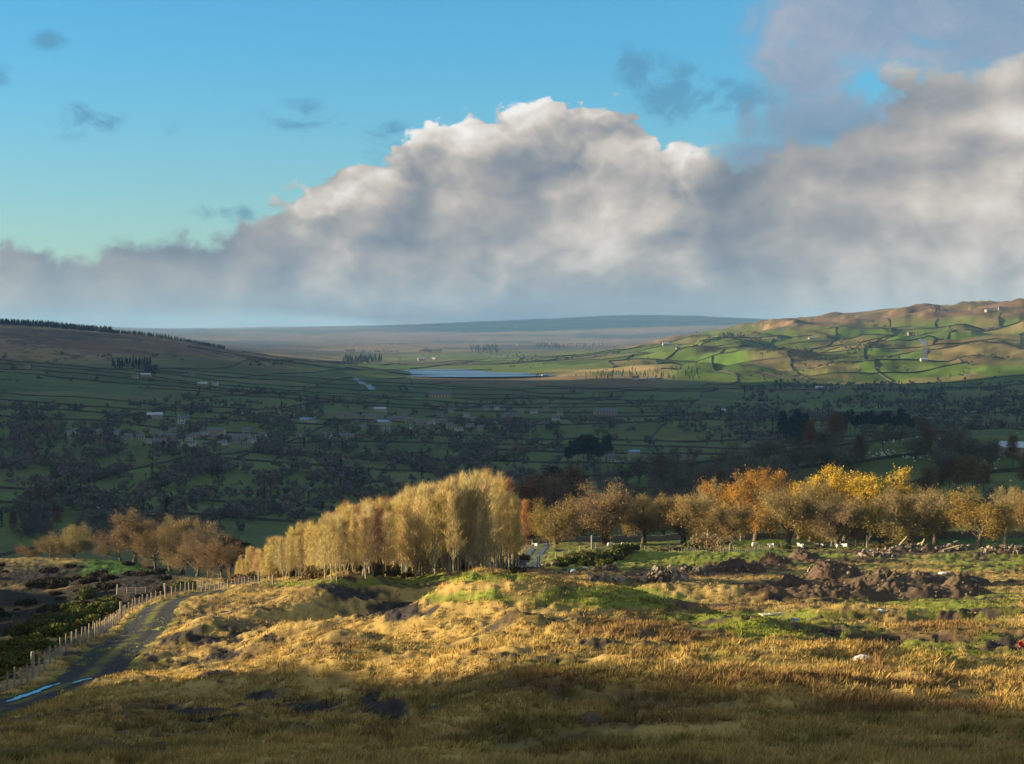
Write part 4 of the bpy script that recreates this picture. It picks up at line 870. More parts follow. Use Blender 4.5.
# ================================================================== gorse and scrub
def bush_meshes(name, m_leaf, seed, n=2600, lf=.13, flat=.75, lobes=7, twigs=0):
    g = np.random.default_rng(seed); c = g.normal(0, .48, (lobes, 3)) * [1, 1, .0]; c[:, 2] = g.uniform(.25, .62, lobes); rr = g.uniform(.32, .55, lobes)
    k = g.integers(0, lobes, n); dirs = unit(g.normal(0, 1, (n, 3))); p = c[k] + dirs * (rr[k] * (g.uniform(.25, 1, n) ** .45))[:, None] * [1.1, 1.1, flat]; p = p[p[:, 2] > .02]
    p += (fbm(p[:, 0] * 5, p[:, 1] * 5 + p[:, 2] * 4, seed, 2) - .5)[:, None] * .25 * unit(p - [0, 0, .2]); p[:, 2] = np.maximum(p[:, 2], .03)
    v, f = leaf_tris(p, g.uniform(.6, 1.4, len(p)) * lf, g); quads = [f]
    crown = mesh_np(name + '_foliage', v, quads, m_leaf, False); mb = MB()
    for j in range(9):
        a = g.uniform(0, 6.28); mb.tube([[0, 0, -.15], [.2 * math.cos(a), .2 * math.sin(a), .25], [.55 * math.cos(a), .55 * math.sin(a), .6]], [.05, .04, .015], 4, False)
    return mb.mesh(name + '_stem', M_bark), crown, 1.0, 2.0
V_gorse = [bush_meshes('gorse', M_gorse, s) for s in (51, 52, 53)]
V_scrub = [bush_meshes('bramble', M_bramble, s, 1800) for s in (54, 55)]
M_pale = leafmat('pale sallow twigs', (.23, .17, .065), (.34, .26, .10)); V_sallow = [bush_meshes('sallow', M_pale, 56, 2200, .10, .95)]
M_heath = leafmat('heather', (.020, .016, .010), (.045, .032, .018), var=.6, trans=.05); V_heath = [bush_meshes('heather', M_heath, s, 1500, .16) for s in (57, 58)]
def bush(v, px, py, wpx, label, group=None, name='gorse_bush', hf=1.0, dmin=60., at=None):
    x, y, z, d = place(px, py, dmin) if at is None else at; s = wpx / PX(d) / 2.0; t_, c_, _, _ = v[int(rng.integers(len(v)))]
    e = empty(name, (x, y, z - .05), rng.uniform(0, 6.28)); e.scale = (s, s, s * hf); link('stem', t_, e); link('foliage', c_, e); tag(e, label, 'bush', group)
gb_ = [(-6, 672, 40), (6, 655, 38), (20, 664, 34), (14, 640, 30), (28, 648, 36), (40, 652, 34), (44, 636, 34), (34, 630, 24), (56, 640, 36), (60, 626, 30), (70, 632, 32), (50, 622, 22), (78, 622, 32), (88, 616, 28), (92, 628, 26), (72, 614, 22), (100, 612, 28), (108, 617, 24), (112, 606, 20), (4, 684, 28), (30, 668, 22), (64, 648, 22)]
for i, (px, py, wpx) in enumerate(gb_): bush(V_gorse, px, py, wpx, 'dark green gorse bush on the bank behind the track fence', 'gorse on the bank', hf=rng.uniform(.8, 1.15))
bush(V_gorse, 84, 600, 22, 'yellowish gorse bush standing up from the crest of the bank', hf=1.3); bush(V_gorse, 184, 592, 26, 'round dark gorse bush between the two fences above the gill', hf=1.1)
for px, py, wpx in [(566, 566, 26), (580, 562, 30), (596, 561, 30), (610, 559, 34), (624, 556, 30), (560, 568, 18), (604, 566, 22), (588, 567, 22)]: bush(V_gorse, px, py, wpx, 'olive gorse bush on the slope above the rubble', 'gorse above the rubble', hf=.75, dmin=200.)
bush(V_sallow, 711, 551, 23, 'pale dome of bare sallow by the fence', name='sallow_bush', hf=1.5, dmin=200.); bush(V_gorse, 691, 551, 13, 'small yellow green bush beside the pale sallow dome', hf=1.5, dmin=200.)
bush(V_gorse, 785, 549, 12, 'small green bush in front of the fence below the golden trees', hf=1.1, dmin=200.)
for px, py, wpx in [(242, 583, 24), (232, 586, 18), (258, 581, 16), (676, 552, 14), (664, 552, 12), (820, 549, 14), (726, 552, 10), (884, 549, 16), (505, 577, 20), (515, 573, 16), (490, 578, 14)]: bush(V_scrub, px, py, wpx, 'low brown bramble thicket along the fences', 'brambles along the fences', 'bramble_bush', .8, 150.)
for k in range(34):
    px = 250 + 268 * (k + rng.random()) / 34; foot = np.interp(px, FOOTX, FOOTY); x, y, z, d = place(px, foot, 150.); d += rng.uniform(10, 26); x, y, z, _ = place_d(px, d); bush(V_scrub, 0, 0, rng.uniform(2.4, 4.6) * PX(d), 'brown undergrowth among the trunks of the birch plantation', 'undergrowth in the plantation', 'bramble_bush', rng.uniform(.8, 1.3), at=(x, y, z, d))
for k in range(74):
    px = rng.uniform(-30, 165); d = rng.uniform(225, 420); x, y, z, _ = place_d(px, d); bush(V_heath, 0, 0, rng.uniform(1.6, 4.2) * PX(d), 'dark heather bush on the shaded side of the gill', 'heather in the gill', 'heather_bush', .85, at=(x, y, z, d))

# ================================================================== spoil heaps, rubble, litter
M_soil = mat('spoil', (.034, .025, .017), (.088, .062, .040), 1.3, bump_=.7, c3=(.060, .043, .029)); M_soilred = mat('red spoil', (.050, .032, .021), (.11, .070, .045), 1.3, bump_=.7)
M_rock = mat('rubble stone', (.10, .080, .060), (.28, .23, .17), .8, obj_var=.2, bump_=.4)
def rock_cloud(n, half, hfun, size, seed, m=None):
    g = np.random.default_rng(seed); mb = MB()
    for k in range(n):
        a, r = g.uniform(0, 6.28), math.sqrt(g.random()); px_, py_ = half[0] * r * math.cos(a), half[1] * r * math.sin(a); s = size * g.uniform(.4, 1.5)
        q = unit(np.array([[-1, -1, -1], [1, -1, -1], [1, 1, -1], [-1, 1, -1], [-1, -1, 1], [1, -1, 1], [1, 1, 1], [-1, 1, 1.]])) + g.normal(0, .22, (8, 3)); q *= s * g.uniform(.5, 1.1, 3)
        e_ = Euler(g.uniform(0, 6, 3)).to_matrix(); q = q @ np.array(e_)
        mb.add(q + [px_, py_, hfun(px_, py_) + s * .15], [[0, 3, 2, 1], [4, 5, 6, 7], [0, 1, 5, 4], [1, 2, 6, 5], [2, 3, 7, 6], [3, 0, 4, 7]])
    return mb.mesh('stones', m or M_rock, False)
def heap(px, py, wpx, hpx, label, m=None, depth=.5, seed=0, stones=0, name='earth_heap', ssize=.3, rough=.35, cat='heap', power=1.0):
    x, y, z, d = place(px, py, 120.); W2 = wpx / PX(d) / 2; H = hpx / PX(d); D2 = max(W2 * depth, H * 1.3)
    y += D2 * .5; z = float(land(np.array([x]), np.array([y]))[0])
    nr, na = 60, 150; r = np.linspace(0, 1, nr); a = np.linspace(0, 2 * math.pi, na, endpoint=False); Rr, A = np.meshgrid(r, a, indexing='ij')
    X, Y = W2 * Rr * np.cos(A), D2 * Rr * np.sin(A)
    gg = np.random.default_rng(seed + 900); npk = max(2, int(W2 / H * .9)); pk = np.stack([gg.uniform(-.65, .65, npk) * W2, gg.uniform(-.5, .5, npk) * D2, gg.uniform(.5, .8, npk) * H, gg.uniform(2.0, 3.2, npk) * H], 1)
    def hf(xx, yy):
        rr = np.hypot(xx / W2, yy / D2); n1 = fbm(xx / (H * .8 + .2) + seed * 7.3, yy / (H * .8 + .2), 181 + seed, 5, .6) - .5
        z_ = H * .66 * (1 - np.clip(rr, 0, 1) ** 2)
        for a_, b_, c_, w_ in pk: z_ = np.maximum(z_, c_ * 1.25 * (1 - np.hypot(xx - a_, yy - b_) / w_))
        return z_ * (1 + n1 * 1.1) * np.clip((1.05 - rr) * 2.2, 0, 1) + n1 * .8 * np.clip((1.1 - rr) * 3, 0, 1)
    def hf_old(xx, yy):
        rr = np.hypot(xx / W2, yy / D2); n1 = fbm(xx / (H * 1.1 + .3) + seed * 7.3, yy / (H * 1.1 + .3), 181 + seed, 4) - .5
        return H * (np.clip(1 - rr, 0, 1) ** power * 1.1 * (1 + n1 * 2 * rough)) + n1 * rough * H * .8 * np.clip(1.1 - rr, 0, 1)
    Z = hf(X, Y); gz = land((x + X).ravel(), (y + Y).ravel()).reshape(X.shape) - z; Z = np.maximum(Z, 0) * (1 - Rr ** 6) + gz - .35 * Rr ** 6
    i = np.arange(nr - 1)[:, None] * na; j = np.arange(na)[None]; jn = (j + 1) % na; q = np.stack([i + j, i + na + j, i + na + jn, i + jn], -1).reshape(-1, 4)
    o = link(name, mesh_np(name, np.stack([X, Y, Z], -1).reshape(-1, 3), q, m or M_soil, True)); o.location = (x, y, z); tag(o, label, cat)
    if stones:
        def hz_(a_, b_): return float(max(hf(np.array([a_]), np.array([b_]))[0], 0)) + float(land(np.array([x + a_]), np.array([y + b_]))[0]) - z
        s_ = link('stones', rock_cloud(stones, (W2 * .95, D2 * .95), hz_, ssize, seed + 5), o); tag(s_, kind='stuff')
heap(842, 601, 156, 19, 'long dark bank of spoil below the conical heap', seed=1, depth=.22, power=.55); heap(935, 600, 146, 21, 'dark spoil bank sweeping round to the grass slope', seed=2, depth=.25, power=.55, stones=24, ssize=.2)
heap(838, 580, 66, 20, 'conical pale brown spoil heap, highest of the row', M_soilred, .6, 3, 16); heap(797, 588, 66, 15, 'low reddish spoil heap at the western end of the row', M_soilred, .5, 4)
heap(878, 585, 70, 18, 'lumpy dark spoil heap next to the conical one', None, .6, 5, 14, ssize=.2); heap(922, 587, 84, 17, 'broad stony spoil heap with rubble along its crest', None, .6, 6, 34, ssize=.24); heap(968, 589, 74, 14, 'low spoil heap with pale rubble at the eastern end', None, .5, 7, 30, ssize=.25)
heap(806, 561, 40, 13, 'dark mound of earth in front of the sheep', None, .6, 8); heap(778, 566, 46, 12, 'dark reddish mound of earth with brushwood on top', M_soilred, .6, 9, 20, ssize=.2)
heap(735, 573, 78, 16, 'brown spoil heap sloping down to the rubble pile', M_soilred, .5, 10, 60, ssize=.28); heap(697, 577, 60, 14, 'stony spoil heap behind the rubble pile', None, .5, 11, 60, ssize=.3)
heap(668, 583, 52, 12, 'pile of pale broken stone and rubble with a blue sheet on it', M_soil, .6, 12, 150, 'rubble_heap', .34); heap(609, 583, 40, 7, 'low scatter of pale stone blocks beside the bigger rubble pile', M_soil, .6, 13, 90, 'rubble_heap', .32); heap(606, 573, 44, 8, 'dark mound of earth at the foot of the gorse', None, .5, 14, 12)
heap(552, 567, 30, 4, 'row of tumbled stone at the end of the green lane verge', M_soil, .4, 17, 40, 'rubble_heap', .3)
heap(930, 553, 130, 8, 'long heap of logs and pale boulders in front of the lone russet oak', M_soil, .18, 15, 110, 'rubble_heap', .42, power=.5); heap(1010, 556, 60, 8, 'bank of reddish rubble running off beyond the lone oak', M_soilred, .4, 16, 55, 'rubble_heap', .4, power=.6); heap(880, 558, 50, 5, 'low bank of pale rubble behind the spoil heaps', M_soil, .4, 18, 80, 'rubble_heap', .35)
M_timber = mat('old timber', (.20, .145, .085), (.42, .33, .20), 3., bump_=.3, obj_var=.4)
for px, py, l, a, lb in [(898, 551, 3.2, .9, 'pale log propped upright on the boulder heap'), (911, 551, 2.8, .5, 'weathered log lying across the boulder heap'), (921, 552, 2.4, 1.2, 'short stump of timber on the boulder heap'), (944, 553, 3.4, .3, 'long pale log at the middle of the boulder heap')]:
    x, y, z, d = place(px, py, 200.); dx, dz = l * math.cos(a), l * math.sin(a); n_ = 6; t_ = np.linspace(0, 1, n_)
    mb = MB().tube(np.stack([dx * t_, .15 * np.sin(t_ * 5), .45 + dz * t_], 1), np.linspace(.27, .17, n_), 8); mb.tube([[dx * .6, 0, .45 + dz * .6], [dx * .6 + .3, .3, .9 + dz * .6]], [.1, .05], 6)
    o = mb.build('log', M_timber); o.location = (x, y, z); tag(o, lb, 'log')
def paint(name, c, rough=.5): return mat(name, c, tuple(v * .75 for v in c), 3., rough=rough)
M_white, M_blue, M_teal, M_redp = paint('dirty white plastic', (.62, .62, .60)), paint('blue plastic', (.10, .26, .50)), paint('teal plastic', (.03, .22, .20)), paint('red paint', (.60, .03, .02))
def sack(px, py, w_, m, label, h=.5, name='sack'):
    x, y, z, d = place(px, py, 60.); g = np.random.default_rng(int(px * 7)); bm = bmesh.new(); bmesh.ops.create_icosphere(bm, subdivisions=3, radius=1)
    for v in bm.verts:
        c = v.co; n_ = float(fbm(np.array([c.x * 1.7 + px]), np.array([c.y * 1.7 + c.z * 2.1]), 191, 3)[0]) - .5; c *= 1 + n_ * .7; c.z = max(c.z, -.3); c.x *= w_ / 2; c.y *= w_ / 2.6; c.z *= h; c.z += h * .3
    me = bpy.data.meshes.new(name); bm.to_mesh(me); bm.free(); me.materials.append(m); me.shade_smooth(); o = link(name, me); o.location = (x, y, z); tag(o, label, 'sack')
def drum(px, py, r, h, m, label, tilt=0.):
    x, y, z, d = place(px, py, 60.); mb = MB().tube([[0, 0, 0], [0, 0, .02], [0, 0, h * .33], [0, 0, h * .35], [0, 0, h * .37], [0, 0, h * .66], [0, 0, h * .68], [0, 0, h * .7], [0, 0, h - .02], [0, 0, h]], [r * .96, r, r, r * 1.05, r, r, r * 1.05, r, r, r * .95], 16)
    o = mb.build('drum', m); o.location = (x, y, z); o.rotation_euler = (tilt, .2, 0); tag(o, label, 'drum')
sack(570, 572, .9, M_teal, 'teal plastic sack dumped at the foot of the gorse', .4); sack(573.5, 573, .9, M_white, 'small white sack beside the teal one', .4); sack(586, 570, .9, M_white, 'white sack lying against the dark earth mound', .35)
drum(795, 625.5, .28, .42, M_blue, 'blue plastic tub in the grass below the spoil bank'); sack(865, 663, .7, M_white, 'pale sheet standing in for a bright pool in the damp runnel', .16, 'plastic_sheet'); sack(654, 573, 1.3, M_blue, 'light blue plastic sheet on the rubble pile', .3, 'plastic_sheet')  # pale sheet in the runnel takes the place of a pool's reflection
sack(971, 549, 1.5, M_teal, 'teal sheet on the boulder heap below the lone oak', .5, 'plastic_sheet'); sack(945, 574, 1.6, M_white, 'white sheet caught on the stony spoil heap', .25, 'plastic_sheet')
sack(842, 705, .45, M_white, 'small scrap of white plastic in the shaded grass', .06, 'plastic_sheet'); sack(751, 757, .42, M_blue, 'blue scrap of plastic in the shaded grass', .06, 'plastic_sheet'); sack(612, 720, .32, M_blue, 'small dark blue scrap of plastic in the shaded grass', .06, 'plastic_sheet'); sack(882, 612, .6, M_white, 'white scrap below the dark spoil bank', .14, 'plastic_sheet'); sack(977, 640, .55, M_white, 'pale stone coloured scrap in the golden grass', .12, 'plastic_sheet')
x, y, z, d = place(774, 617.5, 60.); mb = MB().box((0, 0, .22), (2.0, .9, .05), .25); mb.box((.3, -.2, .32), (1.4, .25, .05), .35); mb.box((-.7, 0, .08), (.12, .8, .22), .25); mb.box((.7, .1, .08), (.12, .8, .22), .25); o = mb.build('pallet', paint('bleached boards', (.55, .48, .36), .8)); o.location = (x, y, z); tag(o, 'bleached wooden pallet lying in the grass below the red spoil heap', 'pallet')
x, y, z, d = place(1022, 651, 60.); mb = MB().tube([[0, 0, -.3], [0, 0, .42], [0, 0, .46]], [.075, .075, .05], 10); mb.box((0, -.08, .32), (.2, .02, .2)); o = mb.build('marker_post', M_redp); o.location = (x, y, z); tag(o, 'bright red marker post in the golden grass', 'marker')

# ================================================================== sheep
def sheep_mesh():
    me = bpy.data.meshes.new('sheep'); bm = bmesh.new()
    def V(x, y, z): return bm.verts.new((x, y, z))
    hip, mid, sho, neck, head, nose = V(-.42, 0, .62), V(-.05, 0, .62), V(.34, 0, .64), V(.52, 0, .74), V(.66, 0, .82), V(.84, 0, .72)
    E = [(hip, mid), (mid, sho), (sho, neck), (neck, head), (head, nose)]; rad = {hip: .26, mid: .31, sho: .26, neck: .15, head: .11, nose: .06}
    for s in (-1, 1):
        for base, x0, bend in ((hip, -.45, -.06), (sho, .34, .04)):
            a, b_, c = V(x0, s * .14, .40), V(x0 + bend, s * .15, .2), V(x0, s * .15, .0); E += [(base, a), (a, b_), (b_, c)]; rad[a] = .085; rad[b_] = .045; rad[c] = .04
        ear = V(.62, s * .16, .84); E.append((head, ear)); rad[ear] = .035
    tl = V(-.66, 0, .52); E.append((hip, tl)); rad[tl] = .05
    for a, b_ in E: bm.edges.new((a, b_))
    vs = list(bm.verts); bm.verts.index_update(); rl = [rad[v] for v in vs]; bm.to_mesh(me); bm.free()
    o = link('sheep_source', me); md = o.modifiers.new('skin', 'SKIN')
    for sv, r in zip(me.skin_vertices[0].data, rl): sv.radius = (r, r)
    me.skin_vertices[0].data[1].use_root = True
    sb = o.modifiers.new('sub', 'SUBSURF'); sb.levels = sb.render_levels = 1
    dg = bpy.context.evaluated_depsgraph_get(); out = bpy.data.meshes.new_from_object(o.evaluated_get(dg)); bpy.data.objects.remove(o)
    out.materials.clear(); out.materials.append(M_wool); out.shade_smooth(); return out
M_wool = mat('fleece', (.50, .47, .40), (.66, .63, .55), 14., bump_=.6, obj_var=.2)
sheep_me = sheep_mesh()
def sheep(px, py, label, group, dmin=200., s=1.0, rz=None, dd=None):
    x, y, z, d = place(px, py, dmin) if dd is None else place_d(px, dd); o = link('sheep', sheep_me); o.location = (x, y, z - .02); o.rotation_euler = (0, 0, rng.uniform(0, 6.28) if rz is None else rz); o.scale = (s,) * 3; tag(o, label, 'sheep', group)
for px, py in [(610, 547.5), (622.5, 547), (755, 547), (772, 548), (800, 548), (803, 549), (818, 549), (823, 549), (838, 549), (846, 548), (536, 548)]: sheep(px, py, 'white sheep grazing the sunlit strip in front of the oaks', 'sheep in front of the oaks', 300., 1.05)
for k in range(95):
    zone = rng.random()
    if zone < .45: px, py = rng.normal(900, 22), rng.normal(455, 2.5)
    elif zone < .68: px, py = rng.normal(890, 20), rng.normal(440, 2.)
    elif zone < .85: px, py = rng.uniform(930, 1020), rng.uniform(431, 438)
    else: px, py = rng.uniform(850, 1020), rng.uniform(440, 500)
    sheep(px, py, 'tiny white sheep in the shaded pasture beyond the row of oaks', 'sheep in the far pasture', 560., .85)
# ================================================================== the dale: trees, walls, farms and the village
def hit_fast(px, py, dmin):
    az = float(az_of(px)); m = HD >= dmin; d = HD[m]; a = (az - AZG[0]) / DA; i = int(a); fa = a - i
    l = np.clip((np.log(d) - LD[0]) / DL, 0, len(LD) - 1.001); j = l.astype(int); fl = l - j
    s = (GZ[i, j] * (1 - fl) + GZ[i, j + 1] * fl) * (1 - fa) + (GZ[i + 1, j] * (1 - fl) + GZ[i + 1, j + 1] * fl) * fa
    k = np.nonzero(s >= slope_of(px, py))[0]; d = float(d[k[0]]) if len(k) else 30000.
    return d * math.sin(az), d * math.cos(az), d
OPEN = [(395, 448, 40, 9), (372, 470, 26, 5), (200, 456, 26, 5), (65, 455, 38, 7), (92, 398, 70, 9), (225, 506, 30, 5), (560, 423, 34, 4), (500, 383, 120, 7), (690, 401, 70, 7), (652, 437, 46, 7), (800, 398, 34, 6), (884, 377, 24, 5), (968, 396, 26, 6), (1000, 374, 30, 7), (700, 470, 80, 9), (900, 450, 60, 12), (990, 440, 40, 9), (620, 478, 40, 6), (1000, 478, 40, 10), (800, 478, 50, 8), (850, 500, 40, 7), (660, 393, 60, 5), (560, 396, 60, 5), (440, 386, 80, 8), (330, 392, 50, 7), (720, 452, 40, 4), (990, 505, 30, 7), (250, 375, 200, 8), (110, 500, 40, 3), (30, 500, 25, 4), (330, 505, 26, 4)]
def wooded(px, py):
    w = 0.
    if px < 560 and 403 < py < 545: w = .80 * min(1, (py - 403) / 14.)
    if px < 440 and 352 < py <= 410: w = max(w, .07)
    if 500 < px < 790 and 393 < py < 442: w = max(w, .62)
    if 540 < px < 830 and 440 <= py < 535: w = max(w, .06)
    if 740 < px and 362 + max(0, 800 - px) * .3 < py < 431: w = max(w, .85)
    if 800 <= px and 431 <= py < 540: w = max(w, .022)
    if px > 600 and 322 < py <= 380: w = max(w, .13)
    if 380 < px < 620 and 346 < py < 380: w = max(w, .09)
    for cx, cy, a, b_ in OPEN:
        r = math.hypot((px - cx) / a, (py - cy) / b_)
        if r < 1: w *= .12
    return w
M_farleaf = attr_mat('woodland crowns', .25, .5, trans=.1)
vil_w = [(98, 437), (118, 436), (140, 440), (150, 443), (158, 435), (166, 438), (172, 433), (188, 440), (196, 437), (204, 434), (212, 438), (163, 446), (178, 446), (192, 447), (206, 446), (222, 444), (236, 443), (240, 437), (246, 433), (252, 441), (262, 436), (70, 436), (128, 441), (216, 433), (246, 446)]
vil_c = [(340, 418), (353, 420), (312, 425), (370, 421), (378, 424), (386, 431), (405, 420), (409, 425), (300, 436), (328, 437), (349, 439), (420, 426), (431, 427), (438, 423), (440, 415), (451, 413), (466, 415), (476, 419), (450, 433), (459, 435), (470, 433), (481, 436), (486, 412), (497, 411), (511, 415), (521, 413), (534, 413), (546, 412), (560, 414), (504, 420), (413, 432), (395, 424), (362, 431), (556, 417), (444, 428)]
VIL = np.array(vil_w + vil_c + [(607, 413), (597, 413), (440, 400), (183, 425), (154, 421), (609, 462), (634, 454), (1019, 457), (711, 409), (380, 412), (306, 424)], float)
tmp = []; N_TRY = 20000
cx_, cy_ = rng.uniform(-190, 1215, N_TRY), np.where(rng.random(N_TRY) < .5, rng.uniform(385, 540, N_TRY), rng.uniform(322, 480, N_TRY))
cl = fbm(cx_ / 34, cy_ / 9, 211, 3)
for px, py, c in zip(cx_, cy_, cl):
    w = wooded(px, py); thr = w * (.08 + 1.35 * float(sst(.42, .56, c) if px < 740 else sst(.30, .42, c))) if w > .3 else w * (3.0 if c > .56 else .35)
    if rng.random() > thr: continue
    if ((np.abs(VIL[:, 0] - px) < 6.5) & (py > VIL[:, 1] - 2) & (py < VIL[:, 1] + 6)).any(): continue
    x, y, d = hit_fast(px, py, 560.)
    if d > 8800: continue
    tmp.append((x, y, d, px, py))
T = np.array(tmp); T = T[np.argsort(T[:, 2])]; tz = land(T[:, 0], T[:, 1])
T = T[np.argsort(T[:, 2] + rng.uniform(0, 250, len(T)) + 1e5 * ((T[:, 3] < -8) | (T[:, 3] > 1032)))]; tz = land(T[:, 0], T[:, 1])
NEAR = 285
def zone_label(px, py, d):
    if px > 560 and d < 1150: return 'bare grey brown tree along the walls of the shaded sheep pasture', 'trees of the sheep pasture'
    if px < 560: return 'bare grey brown tree in the shaded wood on the dale floor below the village', 'trees of the dale floor'
    return 'bare grey brown tree on the shaded dale side east of the village', 'trees of the eastern dale side'
nI = 0
for (x, y, d, px, py), z in zip(T[:NEAR], tz[:NEAR]):
    lb, gr_ = zone_label(px, py, d); r = rng.random(); hm_ = rng.uniform(7.5, 13.5)
    if r < .05 and d > 1300: put_tree('spruce_tree', V_spruce, 0, 0, hm_ * 1.25 * F / d, 'dark spruce among the bare trees of the shaded dale', 'tree', 'spruces of the dale', at=(x, y, z))
    elif r < .16: put_tree('larch_tree', V_larch, 0, 0, hm_ * 1.2 * F / d, 'rusty brown larch among the bare trees of the shaded dale', 'tree', 'larches of the dale', at=(x, y, z))
    else: put_tree('bare_tree', V_bare, 0, 0, hm_ * F / d, lb, 'tree', gr_, at=(x, y, z), wide=rng.uniform(.9, 1.25))
# singled out trees and copses of the pastures
def copse(kind, V, pts, label, group, dmin=600., wide=1.0):
    for px, py, h in pts: put_tree(kind, V, px, py, h * .85, label, 'tree', group, dmin, wide)
copse('spruce_tree', V_spruce, [(783, 440, 33), (791, 441, 28), (798, 441, 36), (805, 442, 32), (811, 443, 26), (788, 444, 24), (802, 445, 30)], 'spruce in the dark clump on the edge of the sheep pasture', 'spruces at the sheep pasture', 900., 1.15)
copse('pine_tree', V_pine, [(x_, 434 + (i_ % 3), 25 + 4 * math.sin(i_ * 1.7)) for i_, x_ in enumerate(np.linspace(846, 912, 15))], 'dark pine in the shelter belt above the sheep', 'pines of the shelter belt', 930., .9)
copse('larch_tree', V_larch, [(832, 436, 26), (838, 435, 28), (843, 437, 24), (836, 438, 22), (918, 434, 20), (926, 433, 17)], 'rusty larch at the end of the pine shelter belt', 'larches of the shelter belt', 930., 1.4)
copse('pine_tree', V_pine, [(572, 468, 32), (578, 469, 36), (584, 468, 38), (590, 470, 42), (594, 469, 36), (600, 470, 32), (607, 468, 38), (568, 470, 26)], 'tall dark pine beside the farmhouse with a blue roofed shed', 'pines beside the farmhouse', 850., .9)
copse('bare_tree', V_bare, [(678, 482, 36), (660, 484, 40), (640, 484, 34), (652, 486, 30), (622, 489, 32), (600, 491, 30), (690, 480, 30), (582, 492, 28), (884, 452, 34), (917, 460, 30), (940, 458, 40), (952, 462, 44), (964, 470, 46), (978, 472, 42), (990, 470, 34), (826, 472, 32), (812, 474, 30), (797, 474, 34), (838, 468, 30), (775, 478, 30), (760, 484, 34), (745, 484, 40), (730, 470, 30), (720, 478, 34), (704, 486, 30), (770, 462, 30), (960, 448, 26), (932, 447, 28)], 'large bare tree standing along a wall of the sheep pasture', 'large trees of the sheep pasture', 700., 1.0)
copse('larch_tree', V_larch, [(950, 490, 38), (962, 492, 42), (973, 490, 40), (984, 492, 34), (940, 492, 26)], 'dark rusty tree in the clump behind the lone oak', 'rusty clump behind the lone oak', 620., 1.3)
# everything further off: one woodland
g = np.random.default_rng(77); lo = []
for s_ in range(6):
    k = g.normal(0, .26, (9, 3)) * [1, 1, .6] + [0, 0, .58]; n_ = 110; i_ = g.integers(0, 9, n_); p = k[i_] + unit(g.normal(0, 1, (n_, 3))) * (g.uniform(.05, .2, n_))[:, None]; p[:, 2] = np.maximum(p[:, 2], .06)
    v, f = leaf_tris(p, g.uniform(.6, 1.4, n_) * .15, g); tb, tf = tri_blades(np.array([[0, 0, -.05]] * 3) + g.normal(0, .01, (3, 3)), unit(np.array([[.15, 0, 1.], [-.15, .1, 1.], [0, -.12, 1.]])), np.full(3, .6), np.full(3, .045), g)
    lo.append((v, f, tb))
con = []
for s_ in range(2):
    n_ = 90; h_ = g.uniform(.06, 1, n_) ** 1.2; a_ = g.uniform(0, 6.28, n_); r_ = (1 - h_) * .2 * g.uniform(.3, 1, n_); p = np.stack([r_ * np.cos(a_), r_ * np.sin(a_), h_], 1); v, f = leaf_tris(p, g.uniform(.7, 1.3, n_) * .09, g); con.append((v, f, np.zeros((0, 3))))
def forest(name, pos, hs, cols_, conifer, label):
    vs, fs, cs, n = [], [], [], 0
    for (x, y, z), h, c, cf in zip(pos, hs, cols_, conifer):
        v, f, tb = (con if cf else lo)[int(g.integers(2 if cf else 6))]; a = g.uniform(0, 6.28); ca, sa = math.cos(a), math.sin(a); w = h * g.uniform(.85, 1.25)
        vv = np.stack([(v[:, 0] * ca - v[:, 1] * sa) * w + x, (v[:, 0] * sa + v[:, 1] * ca) * w + y, v[:, 2] * h + z - .2], 1); vs.append(vv); fs.append(f + n); n += len(vv)
        cs.append(np.repeat(np.array(c)[None] * (g.uniform(.75, 1.3) * g.uniform(.88, 1.12, (len(f), 1))), 4, 0))
    tag(link(name, mesh_np(name, np.concatenate(vs), np.concatenate(fs), M_farleaf, False, {'cover': np.concatenate(cs)})), label, kind='stuff')
FT = T[NEAR:]; fz = tz[NEAR:]; nF = len(FT); print('far trees', nF)
pal = [(.098, .092, .082), (.12, .108, .092), (.080, .084, .074), (.112, .09, .072), (.074, .088, .060), (.16, .11, .065)]
cI = rng.choice(6, nF, p=[.3, .22, .2, .13, .1, .05]); isc = rng.random(nF) < .09
pos = np.stack([FT[:, 0], FT[:, 1], fz], 1)
forest('woodland', pos, rng.uniform(6., 13.5, nF) * np.where(FT[:, 2] > 4200, .85, 1.), [((.014, .022, .014) if c else pal[k]) for c, k in zip(isc, cI)], isc, 'bare woods and hedgerow trees covering the far dale floor')
